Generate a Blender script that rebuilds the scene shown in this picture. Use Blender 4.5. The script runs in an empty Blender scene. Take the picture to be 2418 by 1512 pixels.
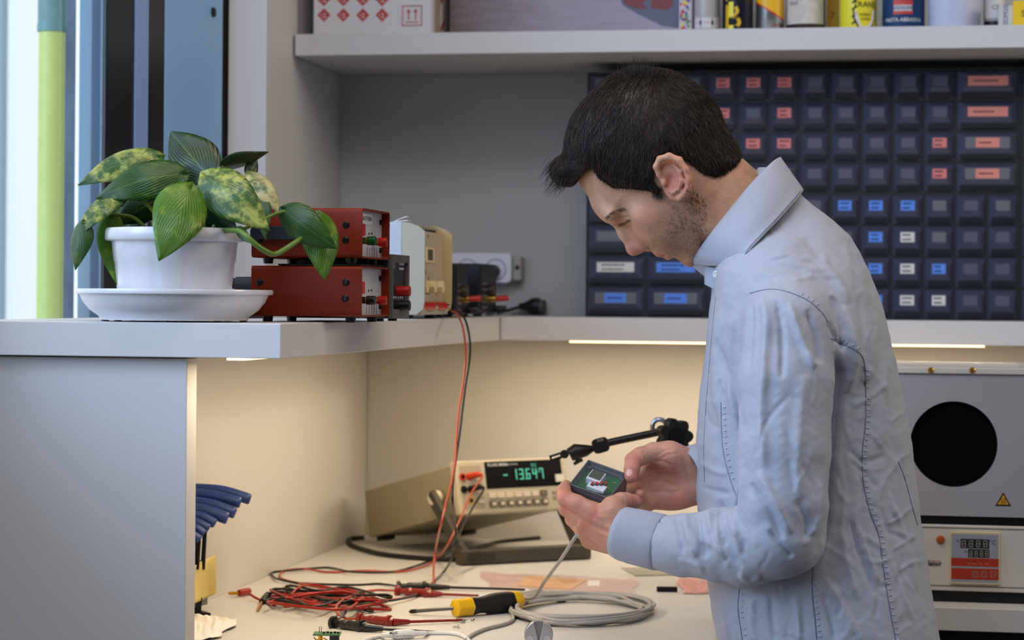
import bpy, math, random
import numpy as np
from mathutils import Vector, Matrix, Euler
random.seed(7); NR = np.random.RandomState(5)
S = bpy.context.scene
COL = S.collection
PI = math.pi
# ---------------------------------------------------------------- camera geometry
FPX, CX, CY, ROLL = 5400.0, 1209.0, 707.0, 0.0083
YAW = math.atan(986 / FPX)
CAM = Vector((0, 0, 1.32))
Fv = Vector((-math.sin(YAW), math.cos(YAW), 0)); R0 = Vector((math.cos(YAW), math.sin(YAW), 0))
Rv = R0 * math.cos(ROLL) + Vector((0, 0, 1)) * math.sin(ROLL)
Uv = Vector((0, 0, 1)) * math.cos(ROLL) - R0 * math.sin(ROLL)
def ray(px, py): return Fv + Rv * ((px - CX) / FPX) + Uv * ((CY - py) / FPX)
def P(px, py, d): return CAM + ray(px, py) * d
def onX(px, py, X): r = ray(px, py); return CAM + r * (X / r.x)
def onY(px, py, Y): r = ray(px, py); return CAM + r * (Y / r.y)
def onZ(px, py, z): r = ray(px, py); return CAM + r * ((z - CAM.z) / r.z)
def dep(p): return (Vector(p) - CAM).dot(Fv)
ZB, ZS = 0.888, 1.29            # worktop and shelf heights
def B(px, py, h=0.0): return onZ(px, py, ZB + h)

# ---------------------------------------------------------------- materials
def lin(c):
    if isinstance(c, str): c = [int(c[i:i+2], 16) / 255 for i in (0, 2, 4)]
    return tuple(x / 12.92 if x <= .04045 else ((x + .055) / 1.055) ** 2.4 for x in c)
_M = {}
def mat(name, col, rough=.5, metal=0., noise=0., nscale=40., bump=0., bscale=200., emit=0., trans=0., ior=1.45, coat=0., sheen=0., sss=0., attr=None, spec=.5, alpha=1., stretch=None):
    if name in _M: return _M[name]
    m = bpy.data.materials.new(name); m.use_nodes = True; _M[name] = m
    nt = m.node_tree; n = nt.nodes; L = nt.links; b = n['Principled BSDF']
    c = lin(col)
    b.inputs['Base Color'].default_value = (*c, 1); b.inputs['Roughness'].default_value = rough
    b.inputs['Metallic'].default_value = metal; b.inputs['IOR'].default_value = ior
    b.inputs['Specular IOR Level'].default_value = spec
    if trans: b.inputs['Transmission Weight'].default_value = trans
    if alpha < 1: b.inputs['Alpha'].default_value = alpha
    if coat: b.inputs['Coat Weight'].default_value = coat; b.inputs['Coat Roughness'].default_value = .1
    if sheen: b.inputs['Sheen Weight'].default_value = sheen
    if sss:
        b.inputs['Subsurface Weight'].default_value = sss; b.inputs['Subsurface Radius'].default_value = (.012, .005, .003); b.inputs['Subsurface Scale'].default_value = .5
    if emit:
        b.inputs['Emission Color'].default_value = (*c, 1); b.inputs['Emission Strength'].default_value = emit
    src = None
    if attr:
        a = n.new('ShaderNodeAttribute'); a.attribute_name = attr; src = a.outputs['Color']
        L.new(src, b.inputs['Base Color'])
    if noise or bump:
        tc = n.new('ShaderNodeTexCoord'); co = tc.outputs['Object']
        if stretch:
            mp = n.new('ShaderNodeMapping'); mp.inputs['Scale'].default_value = stretch; L.new(co, mp.inputs['Vector']); co = mp.outputs['Vector']
    if noise:
        t = n.new('ShaderNodeTexNoise'); t.inputs['Scale'].default_value = nscale; t.inputs['Detail'].default_value = 6; L.new(co, t.inputs['Vector'])
        r = n.new('ShaderNodeMapRange'); r.inputs['From Min'].default_value = .3; r.inputs['From Max'].default_value = .7
        r.inputs['To Min'].default_value = 1 - noise; r.inputs['To Max'].default_value = 1 + noise * .6; L.new(t.outputs['Fac'], r.inputs['Value'])
        mx = n.new('ShaderNodeMix'); mx.data_type = 'RGBA'; mx.blend_type = 'MULTIPLY'; mx.inputs['Factor'].default_value = 1
        if src: L.new(src, mx.inputs['A'])
        else: mx.inputs['A'].default_value = (*c, 1)
        L.new(r.outputs['Result'], mx.inputs['B']); L.new(mx.outputs['Result'], b.inputs['Base Color'])
    if bump:
        t2 = n.new('ShaderNodeTexNoise'); t2.inputs['Scale'].default_value = bscale; t2.inputs['Detail'].default_value = 4; L.new(co, t2.inputs['Vector'])
        bp = n.new('ShaderNodeBump'); bp.inputs['Strength'].default_value = bump; bp.inputs['Distance'].default_value = .002
        L.new(t2.outputs['Fac'], bp.inputs['Height']); L.new(bp.outputs['Normal'], b.inputs['Normal'])
    return m
def clear_mat(name, col, fac, rough=.15):
    """thin see-through film or pane: part transparent, part glossy and tinted"""
    if name in _M: return _M[name]
    m = bpy.data.materials.new(name); m.use_nodes = True; _M[name] = m
    nt = m.node_tree; n = nt.nodes; b = n['Principled BSDF']
    b.inputs['Base Color'].default_value = (*lin(col), 1); b.inputs['Roughness'].default_value = rough
    t = n.new('ShaderNodeBsdfTransparent'); mx = n.new('ShaderNodeMixShader'); mx.inputs[0].default_value = fac
    nt.links.new(t.outputs[0], mx.inputs[1]); nt.links.new(b.outputs[0], mx.inputs[2])
    nt.links.new(mx.outputs[0], n['Material Output'].inputs['Surface'])
    return m

# ---------------------------------------------------------------- mesh building
def basis(p, q, up=(0, 0, 1)):
    z = (Vector(q) - Vector(p)).normalized(); u = Vector(up)
    if abs(z.dot(u)) > .97: u = Vector((1, 0, 0))
    x = u.cross(z).normalized(); y = z.cross(x)
    return x, y, z
def frame(o, x, y):
    """matrix whose local axes are x, y (made square) and their cross product"""
    x = Vector(x).normalized(); y = Vector(y); y = (y - x * y.dot(x)).normalized(); z = x.cross(y)
    return Matrix((x, y, z)).transposed().to_4x4().copy() if False else Matrix.Translation(Vector(o)) @ Matrix((x, y, z)).transposed().to_4x4()
class MB:
    def __init__(s, M=None): s.v = []; s.f = []; s.mi = []; s.M = M or Matrix(); s.cur = 0
    def add(s, vs, fs, M=None):
        o = len(s.v); T = s.M @ M if M is not None else s.M
        s.v += [tuple(T @ Vector(p)) for p in vs]; s.f += [tuple(i + o for i in f) for f in fs]; s.mi += [s.cur] * len(fs); return s
    def box(s, a, b, M=None):
        (x0, y0, z0), (x1, y1, z1) = [min(p, q) for p, q in zip(a, b)], [max(p, q) for p, q in zip(a, b)]
        return s.add([(x0,y0,z0),(x1,y0,z0),(x1,y1,z0),(x0,y1,z0),(x0,y0,z1),(x1,y0,z1),(x1,y1,z1),(x0,y1,z1)],
                     [(3,2,1,0),(4,5,6,7),(0,1,5,4),(1,2,6,5),(2,3,7,6),(3,0,4,7)], M)
    def cbox(s, c, d, M=None): return s.box([c[i] - d[i] / 2 for i in range(3)], [c[i] + d[i] / 2 for i in range(3)], M)
    def rbox(s, c, d, r, M=None, n=4, axis=2):
        """box with the four edges along one axis rounded"""
        i, j = [k for k in range(3) if k != axis]
        pts = []
        for sx, sy, a0 in ((1,1,0),(-1,1,90),(-1,-1,180),(1,-1,270)):
            for k in range(n + 1):
                a = math.radians(a0 + 90 * k / n); pts.append((c[i] + sx*(d[i]/2 - r) + r*math.cos(a), c[j] + sy*(d[j]/2 - r) + r*math.sin(a)))
        return s.prism(pts, c[axis] - d[axis]/2, c[axis] + d[axis]/2, axis, M)
    def prism(s, pts, z0, z1, axis=2, M=None):
        n = len(pts); i, j = [k for k in range(3) if k != axis]; vs = []
        for z in (z0, z1):
            for p in pts:
                q = [0, 0, 0]; q[i], q[j], q[axis] = p[0], p[1], z; vs.append(tuple(q))
        return s.add(vs, [tuple(range(n))[::-1], tuple(range(n, 2*n))] + [(k, (k+1) % n, n + (k+1) % n, n + k) for k in range(n)], M)
    def cyl(s, p, q, r, r2=None, n=20, cap=True):
        return s.tube([p, q], [r, r if r2 is None else r2], n, cap)
    def tube(s, pts, r, n=8, cap=True, closed=False):
        pts = [Vector(p) for p in pts]; N = len(pts); rs = r if isinstance(r, (list, tuple)) else [r] * N
        vs = []; x = None
        for k, p in enumerate(pts):
            if closed: t = pts[(k+1) % N] - pts[k-1]
            else: t = pts[min(k+1, N-1)] - pts[max(k-1, 0)]
            if t.length < 1e-9: t = Vector((0,0,1))
            t.normalize()
            if x is None: x, y, _ = basis((0,0,0), t)
            else:
                x = x - t * x.dot(t)
                x = x.normalized() if x.length > 1e-6 else basis((0,0,0), t)[0]
            y = t.cross(x)
            for j in range(n):
                a = 2*PI*j/n; vs.append(tuple(p + (x*math.cos(a) + y*math.sin(a)) * rs[k]))
        fs = []
        for k in range(N if closed else N-1):
            k2 = (k+1) % N
            for j in range(n): fs.append((k*n+j, k*n+(j+1)%n, k2*n+(j+1)%n, k2*n+j))
        if cap and not closed: fs += [tuple(range(n))[::-1], tuple(range((N-1)*n, N*n))]
        return s.add(vs, fs)
    def lathe(s, prof, n=48, M=None, flute=None):
        """prof: (radius, z) pairs turned about local z"""
        vs = []; fs = []; m = len(prof)
        for j in range(n):
            a = 2*PI*j/n
            for i, (r, z) in enumerate(prof):
                k = 1 + (flute(a, i) if flute else 0); vs.append((r*k*math.cos(a), r*k*math.sin(a), z))
        for j in range(n):
            k = (j+1) % n
            for i in range(m-1): fs.append((j*m+i, k*m+i, k*m+i+1, j*m+i+1))
        if prof[0][0] > 1e-6: fs.append(tuple(j*m for j in range(n))[::-1])
        if prof[-1][0] > 1e-6: fs.append(tuple(j*m+m-1 for j in range(n)))
        return s.add(vs, fs, M)
    def ball(s, c, r, n=16, M=None, sc=(1,1,1)):
        m = n // 2; pr = [(max(1e-7, r*math.sin(PI*i/m)), -r*math.cos(PI*i/m)) for i in range(m+1)]
        return s.lathe(pr, n, (M or Matrix()) @ Matrix.Translation(Vector(c)) @ Matrix.Diagonal((*sc, 1)))
    def quad(s, a, b, c, d): return s.add([a, b, c, d], [(0,1,2,3)])
    def grid(s, fn, nu, nv, thick=0):
        vs = [tuple(fn(i/(nu-1), j/(nv-1))) for i in range(nu) for j in range(nv)]
        return s.add(vs, [(i*nv+j, (i+1)*nv+j, (i+1)*nv+j+1, i*nv+j+1) for i in range(nu-1) for j in range(nv-1)])
    def text(s, txt, size, M, depth=.0002, align='CENTER', bold=0):
        vs, fs = text_geo(txt, size, align, bold, depth); return s.add(vs, fs, M)
    def build(s, name, m, parent=None, bevel=0, seg=2, smooth=40, solid=0, label=None, sub=0, kind=None):
        me = bpy.data.meshes.new(name); me.from_pydata(s.v, [], s.f); 
        ms = m if isinstance(m, (list, tuple)) else [m]
        for q in ms: me.materials.append(q)
        if len(ms) > 1: me.polygons.foreach_set('material_index', s.mi)
        me.update()
        return link(name, me, parent, bevel, seg, smooth, solid, label, sub, kind)
def link(name, me, parent=None, bevel=0, seg=2, smooth=40, solid=0, label=None, sub=0, kind=None):
    o = bpy.data.objects.new(name, me); COL.objects.link(o)
    if smooth and not bevel:
        me.polygons.foreach_set('use_smooth', [True] * len(me.polygons))
        try: me.set_sharp_from_angle(angle=math.radians(smooth))
        except Exception: pass
    if solid:
        q = o.modifiers.new('solid', 'SOLIDIFY'); q.thickness = solid; q.offset = 0
    if sub:
        q = o.modifiers.new('sub', 'SUBSURF'); q.levels = q.render_levels = sub
    if bevel:
        me.polygons.foreach_set('use_smooth', [True] * len(me.polygons))
        q = o.modifiers.new('bev', 'BEVEL'); q.width = bevel; q.segments = seg; q.limit_method = 'ANGLE'; q.angle_limit = math.radians(38); q.harden_normals = True
    if parent is not None:
        o.parent = parent; o.matrix_parent_inverse = WM(parent).inverted()
    if label: o['label'] = label
    if kind: o['kind'] = kind
    return o
def WM(o):
    m = o.matrix_basis.copy()
    if o.parent is not None: m = WM(o.parent) @ o.matrix_parent_inverse @ m
    return m
def thing(name, label, cat, loc=(0,0,0), group=None):
    o = bpy.data.objects.new(name, None); COL.objects.link(o); o.location = loc; o.empty_display_size = .05
    o['label'] = label; o['category'] = cat
    if group: o['group'] = group
    return o
def tag(o, label, cat, group=None):
    o['label'] = label; o['category'] = cat
    if group: o['group'] = group
    return o
def struct(o, label, cat='wall'): o['kind'] = 'structure'; o['label'] = label; o['category'] = cat; return o
def copy_tree(o, parent=None):
    c = o.copy(); COL.objects.link(c)
    if parent is not None: c.parent = parent
    for ch in [x for x in COL.objects if x.parent == o]: copy_tree(ch, c)
    return c
_T = {}
def text_geo(txt, size, align='CENTER', bold=0, depth=.0002):
    k = (txt, align, bold)
    if k not in _T:
        cu = bpy.data.curves.new('t', 'FONT'); cu.body = txt; cu.size = 1; cu.align_x = align; cu.align_y = 'CENTER'; cu.resolution_u = 2; cu.offset = bold
        o = bpy.data.objects.new('t', cu); COL.objects.link(o); dg = bpy.context.evaluated_depsgraph_get()
        me = bpy.data.meshes.new_from_object(o.evaluated_get(dg))
        _T[k] = ([tuple(v.co) for v in me.vertices], [tuple(p.vertices) for p in me.polygons])
        bpy.data.objects.remove(o); bpy.data.curves.remove(cu); bpy.data.meshes.remove(me)
    vs, fs = _T[k]
    return [(x*size, y*size, depth) for x, y, z in vs], fs
def spline(pts, n=8, closed=False):
    """Catmull-Rom through the points"""
    p = [Vector(q) for q in pts]; N = len(p); out = []
    for i in range(N if closed else N-1):
        if closed: a, b, c, d = p[i-1], p[i], p[(i+1) % N], p[(i+2) % N]
        else: a, b, c, d = p[max(i-1, 0)], p[i], p[i+1], p[min(i+2, N-1)]
        for k in range(n):
            t = k/n; out.append(.5*((2*b) + (c-a)*t + (2*a-5*b+4*c-d)*t*t + (3*b-a-3*c+d)*t**3))
    if not closed: out.append(p[-1])
    return out
def cable(name, pts, r, m, parent=None, n=8, seg=8, **k): 
    pts = spline(pts, seg)
    for p in pts:
        if ZB-.05 < p.z < ZB+r+.0003: p.z = ZB+r+.0003
    return MB().tube(pts, r, n).build(name, m, parent, smooth=80, **k)
# ================================================================ setting
white = mat('white_laminate', (.80,.79,.785), .45, bump=.04, bscale=900)
wall_m = mat('painted_wall', (.70,.70,.69), .8, bump=.08, bscale=500)
warmwall = mat('laminate_panel', (.80,.785,.76), .5, bump=.03, bscale=700)
alu = mat('brushed_aluminium', (.72,.74,.77), .32, 1., bump=.05, bscale=300, stretch=(1,1,30))
blackframe = mat('black_window_profile', (.012,.014,.016), .35)
dark = mat('dark_board', (.03,.03,.033), .6)
XW, YB, YL = -1.1, 4.2, 4.05
def sbox(name, a, b, m, label, cat='wall', bevel=.0): return struct(MB().box(a, b).build(name, m, bevel=bevel), label, cat)
sbox('wall_back', (-1.4, YB, 0), (3.2, YB+.1, 4.2), wall_m, 'grey painted wall behind the drawer cabinets')
sbox('wall_right', (3.1, -1.6, 0), (3.2, YB, 4.2), wall_m, 'plain painted wall on the far right')
sbox('wall_front', (-1.4, -1.7, 0), (3.2, -1.6, 4.2), wall_m, 'plain painted wall behind the viewer')
sbox('floor', (-1.4, -1.7, -.05), (3.2, YB, 0), mat('grey_floor', (.45,.44,.43), .5, noise=.1), 'grey smooth floor of the laboratory', 'floor')
sbox('ceiling', (-1.4, -1.7, 4.2), (3.2, YB+.1, 4.3), wall_m, 'plain white ceiling', 'ceiling')
# left wall: parapet under the window, lintel above, pier at the far end
lw = MB(); lw.box((-1.35,2.45,0), (-1.2,3.64,1.27)); lw.box((-1.35,-1.7,0), (-1.2,2.45,1.27)); lw.box((-1.35,-1.7,2.55), (-1.2,3.64,4.2)); lw.box((-1.35,3.64,0), (-1.2,YB,4.2)); lw.box((-1.35,-1.7,1.27), (-1.2,-.9,2.55))
struct(lw.build('wall_left', wall_m), 'painted wall holding the window on the left')
def yx(px, X=-1.15): return onX(px, 300, X).y
# window_1: profiles, seen at a grazing angle
w1 = bpy.data.objects.new('window_1', None); COL.objects.link(w1); w1['kind'] = 'structure'; w1['label'] = 'tall window with black profiles and a panel tinted with reflected sky'; w1['category'] = 'window'
z0, z1 = 1.27, 2.55
MB().box((-1.156, yx(249.5), z0), (-1.15, yx(316), z1)).build('sash_frame', blackframe, w1, bevel=.001)
MB().box((-1.156, yx(315.5), z0), (-1.1475, yx(346), z1)).build('glazing_strip', mat('sky_tint_strip', (.52,.64,.84), .35, .0), w1, bevel=.001)  # blue base colour stands for sky reflected in the strip
MB().box((-1.20, yx(345), z0), (-1.151, yx(389), z1)).build('jamb_profile', blackframe, w1, bevel=.002)
MB().box((-1.20, yx(389), z0), (-1.15, yx(524), z1)).build('jamb_panel', mat('sky_tint_panel', (.54,.73,.92), .38, .0, bump=.05, bscale=300), w1, bevel=.001)  # sky reflection is put into the panel's blue base colour
c = onX(502, 29, -1.15)
MB().lathe([(.001,.004),(.0075,.004),(.008,0)], 20, frame(c, (0,1,0), (0,0,1))).build('stopper', dark, w1)
MB().box((-1.20, yx(525), z0), (-1.158, yx(534), z1)).build('gasket', dark, w1)
for nm_, pa_, pb3, mm_ in (('outer_frame', 186, 215, mat('frame_pale', (.98,.94,.86), .4)), ('outer_lip', 215, 236, mat('lip_grey', (.66,.64,.62), .4)), ('sunlit_edge', 236, 262, mat('sunlit_edge_white', (.99,.97,.92), .35))):  # last strip is near white: sunlight on the edge put into its colour
    MB().box((-1.366, onX(pa_,300,-1.36).y, .9), (-1.36, onX(pb3,300,-1.36).y, 3)).build(nm_, mm_, w1)
MB().box((-1.20, 2.452, z0), (-1.135, yx(200), z0+.012)).build('sill_profile', mat('sill_blue', (.66,.72,.78), .4), w1)
MB().box((-1.20, 2.40, 1.27), (-1.15, 2.452, z1)).build('mullion', blackframe, w1)
MB().box((-1.20, -.9, z1-.05), (-1.15, yx(236), z1)).build('head_profile', blackframe, w1)
MB().box((-1.20, -.9, 1.27), (-1.15, -.84, z1)).build('side_profile', blackframe, w1)
MB().box((-1.182, 2.46, z0), (-1.178, yx(190), z1)).box((-1.182, -.9, 1.27), (-1.178, 2.40, z1)).build('window_pane', clear_mat('pane', (.8,.9,.9), .05, .02), w1)
# outside the window
out = mat('outside_plaster', (.93,.94,.95), .9)
def oy(px, X): return onX(px, 300, X).y
st = MB().box((-1.645, oy(149,-1.62), .0), (-1.62, oy(190,-1.62)+.3, 3.2)).build('outside_wall', mat('grey_stone', (.44,.52,.62), .9, noise=.35, nscale=14, bump=.5, bscale=30, stretch=(1,1,.5)))
struct(st, 'grey rough stone wall outside the window')
pm = mat('yellow_pipe', (.70,.745,.40), .45, noise=.06); tm = mat('teal_coupling', (.34,.50,.50), .5, noise=.2)
pc = onX(121, 300, -1.47); rr = 31/FPX*dep(pc)
pt = thing('drainpipe', 'yellow green vertical pipe with a teal coupling outside the window', 'pipe', (pc.x, pc.y, 0))
zc = P(121, 70, dep(pc)).z
MB().cyl((pc.x,pc.y,0), (pc.x,pc.y,zc), rr, n=32).build('pipe', pm, pt)
MB(Matrix.Translation((pc.x,pc.y,0))).lathe([(rr*.9,zc-.005),(rr*1.12,zc-.004),(rr*1.14,zc+.006),(rr*1.08,zc+.01),(rr*1.08,3.2)], 32).build('coupling', tm, pt)
pp = onX(5, 300, -2.1); rp = 12/FPX*dep(pp)
tag(MB().cyl((pp.x,pp.y,0), (pp.x,pp.y,3.2), rp, n=20).build('outside_post', mat('post_grey', (.55,.62,.63), .6)), 'grey slim post outside the window at the edge of the picture', 'post')
struct(MB().box((-9,-4,-.3), (-1.36,14,-.25)).build('ground_outside', mat('paving', (.6,.6,.6), .9, noise=.2)), 'grey paving outside the window', 'ground')
struct(MB().box((-3.4, oy(33,-2.6), -.3), (-2.6, oy(75,-2.6)+2.2, 4)).build('wall_outside', out), 'white sunlit wall far outside the window')
# furniture panels
def panel(name, a, b, m, label, cat, bevel=.0012): return tag(MB().box(a, b).build(name, m, bevel=bevel), label, cat)
XE = -.7258
panel('side_shelf', (-1.13, 2.5125, ZS-.04), (XE, 3.8588, ZS), white, 'thick white shelf board running along the window, carrying the plant', 'shelf')
panel('back_shelf', (XE+.0012, 3.8594, ZS-.04), (1.3, 4.195, ZS), white, 'long white shelf board along the back wall under the drawer cabinets', 'shelf')
panel('corner_shelf', (-1.13, 3.8594, ZS-.04), (XE, 4.195, ZS), white, 'white shelf corner piece carrying the black power supplies', 'shelf')
panel('upper_shelf', (-1.0955, 3.866, 1.743), (1.4, 4.195, 1.7805), white, 'white wall shelf holding cans and boxes near the top', 'shelf')
panel('partition_board', (onY(541,100,3.707).x, 3.707, ZS+.0005), (XW, 4.195, 2.7), mat('panel_white', (.82,.815,.81), .5), 'white upright end panel beside the window', 'panel')
tag(MB().box((onY(541,100,3.7065).x, 3.7055, ZS+.0005), (XW+.0004, 3.7068, 2.7)).build('lit_edge_face', mat('lit_edge_white', (.96,.965,.975), .35)), 'x', 'lit_face')  # front face of the same panel, whitened to stand for daylight on it
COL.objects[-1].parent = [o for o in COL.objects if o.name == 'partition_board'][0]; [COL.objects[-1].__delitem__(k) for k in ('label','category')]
panel('end_panel', (-1.35, 2.53, .0), (-.8425, 2.566, ZS-.0415), white, 'white upright panel under the near end of the side shelf', 'panel')
panel('partition_panel', (-1.03, 2.5665, .0), (-1.006, YL, ZS-.0405), warmwall, 'pale panel closing the side under the window shelf', 'panel')
panel('splash_panel', (-1.006, YL, .0), (1.3, YL+.02, ZS-.0405), warmwall, 'pale back panel between worktop and shelf', 'panel')
# worktop: side return and back run
panel('side_worktop', (-1.0055, 2.5665, ZB-.033), (-.2571, 3.30, ZB), mat('worktop', (.81,.80,.785), .42, bump=.03, bscale=900), 'pale worktop of the side bench with tools on it', 'worktop')
panel('back_worktop', (-1.0055, 3.3005, ZB-.033), (1.3, YL-.0005, ZB), _M['worktop'], 'pale worktop along the back wall under oven and meter', 'worktop')
panel('bench_carcass', (-.98, 3.36, .0), (1.3, 3.95, ZB-.0335), dark, 'dark cabinet front under the back worktop', 'cabinet')
panel('bench_leg_panel', (-.98, 2.6, .0), (-.95, 3.2, ZB-.0335), dark, 'dark support panel under the side bench', 'panel')
# LED profiles
led = mat('led_diffuser', (1.,.88,.68), .4, emit=2.6)
def ledstrip(name, a, b, label, housing=True):
    t = thing('shelf_led_strip', label, 'light', a)
    MB().box(a, b).build('diffuser', led, t)
    return t
ledstrip('l', (-.79, 2.5135, ZS-.0425), (-.768, 3.75, ZS-.0401), 'warm led strip under the window shelf, its end glowing at the edge')
pa, pb = onY(1345, 806, 3.865), onY(1665, 806, 3.865); pc_, pd = onY(1980, 809, 3.865), onY(2325, 809, 3.865)
ledstrip('l', (pa.x, 3.865, ZS-.0432), (pb.x, 3.88, ZS-.0401), 'warm led strip under the back shelf left of the man')
ledstrip('l', (pc_.x, 3.865, ZS-.0432), (pd.x, 3.88, ZS-.0401), 'warm led strip under the back shelf above the oven')
def area(name, loc, rot, sx, sy, e, col, spread=180):
    l = bpy.data.lights.new(name, 'AREA'); l.shape = 'RECTANGLE'; l.size = sx; l.size_y = sy; l.energy = e; l.color = col; l.spread = math.radians(spread)
    o = bpy.data.objects.new(name, l); COL.objects.link(o); o.location = loc; o.rotation_euler = rot; return o
WARM = (1., .79, .52); DAY = (.42, .63, 1.)
area('shelf_light_side', (-.779, 3.13, ZS-.047), (0,0,0), .012, 1.2, 2.7, WARM)
area('shelf_light_back', ((pa.x+pb.x)/2, 3.873, ZS-.048), (0,0,0), .5, .012, 1.1, WARM)
area('shelf_light_right', ((pc_.x+pd.x)/2, 3.873, ZS-.048), (0,0,0), .35, .012, .7, WARM)
def aim(l, t): l.rotation_euler = (Vector(t)-l.location).to_track_quat('-Z', 'Y').to_euler()
l = area('sky_daylight', (-4.0, -3.0, 3.0), (0,0,0), 3.2, 2.4, 115, DAY); aim(l, (-.6, 3.0, 1.3))
l = area('window_daylight', (-3.6, .7, 2.7), (0,0,0), 2.2, 2.0, 110, DAY); aim(l, (-.1, 2.9, 1.4))
l = area('wall_lamp_right', (2.95, 3.3, 2.45), (0,0,0),   .9, .6, 30, (1.,.85,.68)); aim(l, (-1., 3.7, 1.6))
area('ceiling_lamp', (-.45, 2.35, 2.65), (0,0,0), 1.2, .6, 10, (1.,.80,.60))
l = area('added_blue_fill', (-.95, .7, 3.6), (0,0,0), 1.2, .9, 30, DAY); aim(l, (-.3, 3.9, 1.5))  # unseen fill light, added to bring blue onto shelf fronts and wall
l = area('room_lamp', (.7, .3, 3.2), (0,0,0), 1.6, 1.0, 17, (1.,.90,.80)); aim(l, (-.2, 3.9, 1.5))
# world
w = bpy.data.worlds.new('daylight'); S.world = w; w.use_nodes = True
bg = w.node_tree.nodes['Background']; bg.inputs[0].default_value = (.86,.94,1.,1); bg.inputs[1].default_value = 1.5
# camera
cd = bpy.data.cameras.new('camera'); cam = bpy.data.objects.new('camera', cd); COL.objects.link(cam)
cam.matrix_world = Matrix.Translation(CAM) @ Matrix((Rv, Uv, -Fv)).transposed().to_4x4()
cd.sensor_width = 36; cd.lens = FPX/2418*36; cd.shift_y = (CY-756)/2418; cd.clip_start = .05
cd.dof.use_dof = True; cd.dof.focus_distance = 2.84; cd.dof.aperture_fstop = 6.3
S.camera = cam
S.view_settings.view_transform = 'Standard'; S.view_settings.look = 'None'; S.view_settings.exposure = 0; S.view_settings.gamma = 1
S.cycles.use_denoising = True; S.cycles.use_adaptive_sampling = True; S.cycles.adaptive_threshold = .03
S.cycles.max_bounces = 6; S.cycles.diffuse_bounces = 3; S.cycles.glossy_bounces = 3; S.cycles.transmission_bounces = 5; S.cycles.transparent_max_bounces = 10; S.cycles.caustics_reflective = False; S.cycles.caustics_refractive = False
# ================================================================ drawer cabinets
YD = 4.03
def zx(py, px=2100): return onY(px, py, YD).z
def xx(px): return onY(px, 460, YD).x
dr_m = mat('smoky_plastic', (.27,.28,.355), .24, coat=.3)
lip_m = mat('smoky_plastic_shaded', (.10,.105,.14), .3)
cab_m = mat('cabinet_green_black', (.11,.15,.12), .5)
lab = {'p': mat('label_pink', (.86,.50,.48), .7), 'b': mat('label_blue', (.36,.55,.90), .7), 'w': mat('label_white', (.86,.84,.81), .7),
       'g': mat('label_grey', (.32,.33,.39), .5), 't': mat('label_clear', (.42,.42,.44), .4), 'o': mat('label_salmon', (.88,.55,.48), .7)}
ink = mat('ink', (.10,.09,.10), .8)
def drawer(parent, x0, x1, zb, zt, kind):
    """front of one drawer: outer rim, asymmetric facets, a raised label field and a pull lip below"""
    g = .0022; x0 += g; x1 -= g; zb += g; zt -= g; w = x1-x0; h = zt-zb; wide = w > .08
    ix = min(.013, w*.23); y0, y1 = YD, YD-.011
    X0, X1, Z0, Z1 = x0+ix, x1-ix, zb+h*.40, zb+h*.84
    o = [(x0,y0,zb),(x1,y0,zb),(x1,y0,zt),(x0,y0,zt)]; i = [(X0,y1,Z0),(X1,y1,Z0),(X1,y1,Z1),(X0,y1,Z1)]
    bk = [(x0,YD+.11,zb),(x1,YD+.11,zb),(x1,YD+.11,zt),(x0,YD+.11,zt)]
    m = MB(); m.add(o+i+bk, [(4,5,6,7),(1,5,4,0)[::-1],(2,6,5,1)[::-1],(3,7,6,2)[::-1],(0,4,7,3)[::-1],(8,9,1,0),(9,10,2,1),(10,11,3,2),(11,8,0,3),(11,10,9,8)])
    d = m.build('drawer', dr_m, parent, smooth=0)
    MB().box((x0+.004,YD-.0085,zb+.002), (x1-.004,YD-.0005,zb+h*.22)).build('pull', lip_m, d, bevel=.001)  # pull lip, its dark tone also painting the shade under the facet
    # label card
    cw = X1-X0; cx = (X0+X1)/2; nar = kind[1:] == 'n'
    lw = cw*(.52 if nar else .88); k = kind[0]
    if nar: MB().cbox((cx,y1-.0003,(Z0+Z1)/2), (cw*.97,.0006,(Z1-Z0)*.9)).build('label_holder', lab['t'], d, smooth=0)
    c = MB().cbox((cx,y1-.0008,(Z0+Z1)/2), (lw,.0008,(Z1-Z0)*.78)).build('label_card', lab[k], d, smooth=0)
    if k in 'pbwo':
        t = MB(); r = random.Random(int(cx*1e4)+int(zb*1e5)); rows = 1 if nar or k == 'o' else 2
        for q in range(rows):
            zz = (Z0+Z1)/2 + (0 if rows == 1 else (.5-q)*(Z1-Z0)*.36); a = cx-lw*.36
            while a < cx+lw*r.uniform(.1,.36):
                b = a+lw*r.uniform(.03,.07); t.cbox(((a+b)/2,y1-.0013,zz), (b-a,.0002,(Z1-Z0)*.13)); a = b+lw*.02
        t.build('lettering', ink, c, smooth=0)
def cabinet(label, xs, zs, kinds):
    x0, x1 = xs[0][0], xs[-1][1]
    t = thing('drawer_cabinet', label, 'drawer cabinet', ((x0+x1)/2, YD+.07, zs[0]))
    b = MB(); b.box((x0-.002,YD+.112,zs[0]), (x1+.002,YD+.16,zs[-1]))
    for x in [x0]+[q[1] for q in xs]: b.box((x-.0016,YD-.001,zs[0]), (x+.0016,YD+.113,zs[-1]))
    for z in zs: b.box((x0,YD-.0005,z-.0015 if z != zs[0] else z), (x1,YD+.113,z+.0015))
    b.build('body', cab_m, t, smooth=0)
    for r in range(len(zs)-1):
        for c, (a, e) in enumerate(xs): drawer(t, a, e, zs[r], zs[r+1], kinds.get((r, c), 'g'))
    return t
L0 = xx(1387); L1 = xx(2406); pw = (xx(2256)-xx(1671))/8
ZT = zx(166); ZM = zx(457.5); Z_ = ZS+.0005
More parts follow.
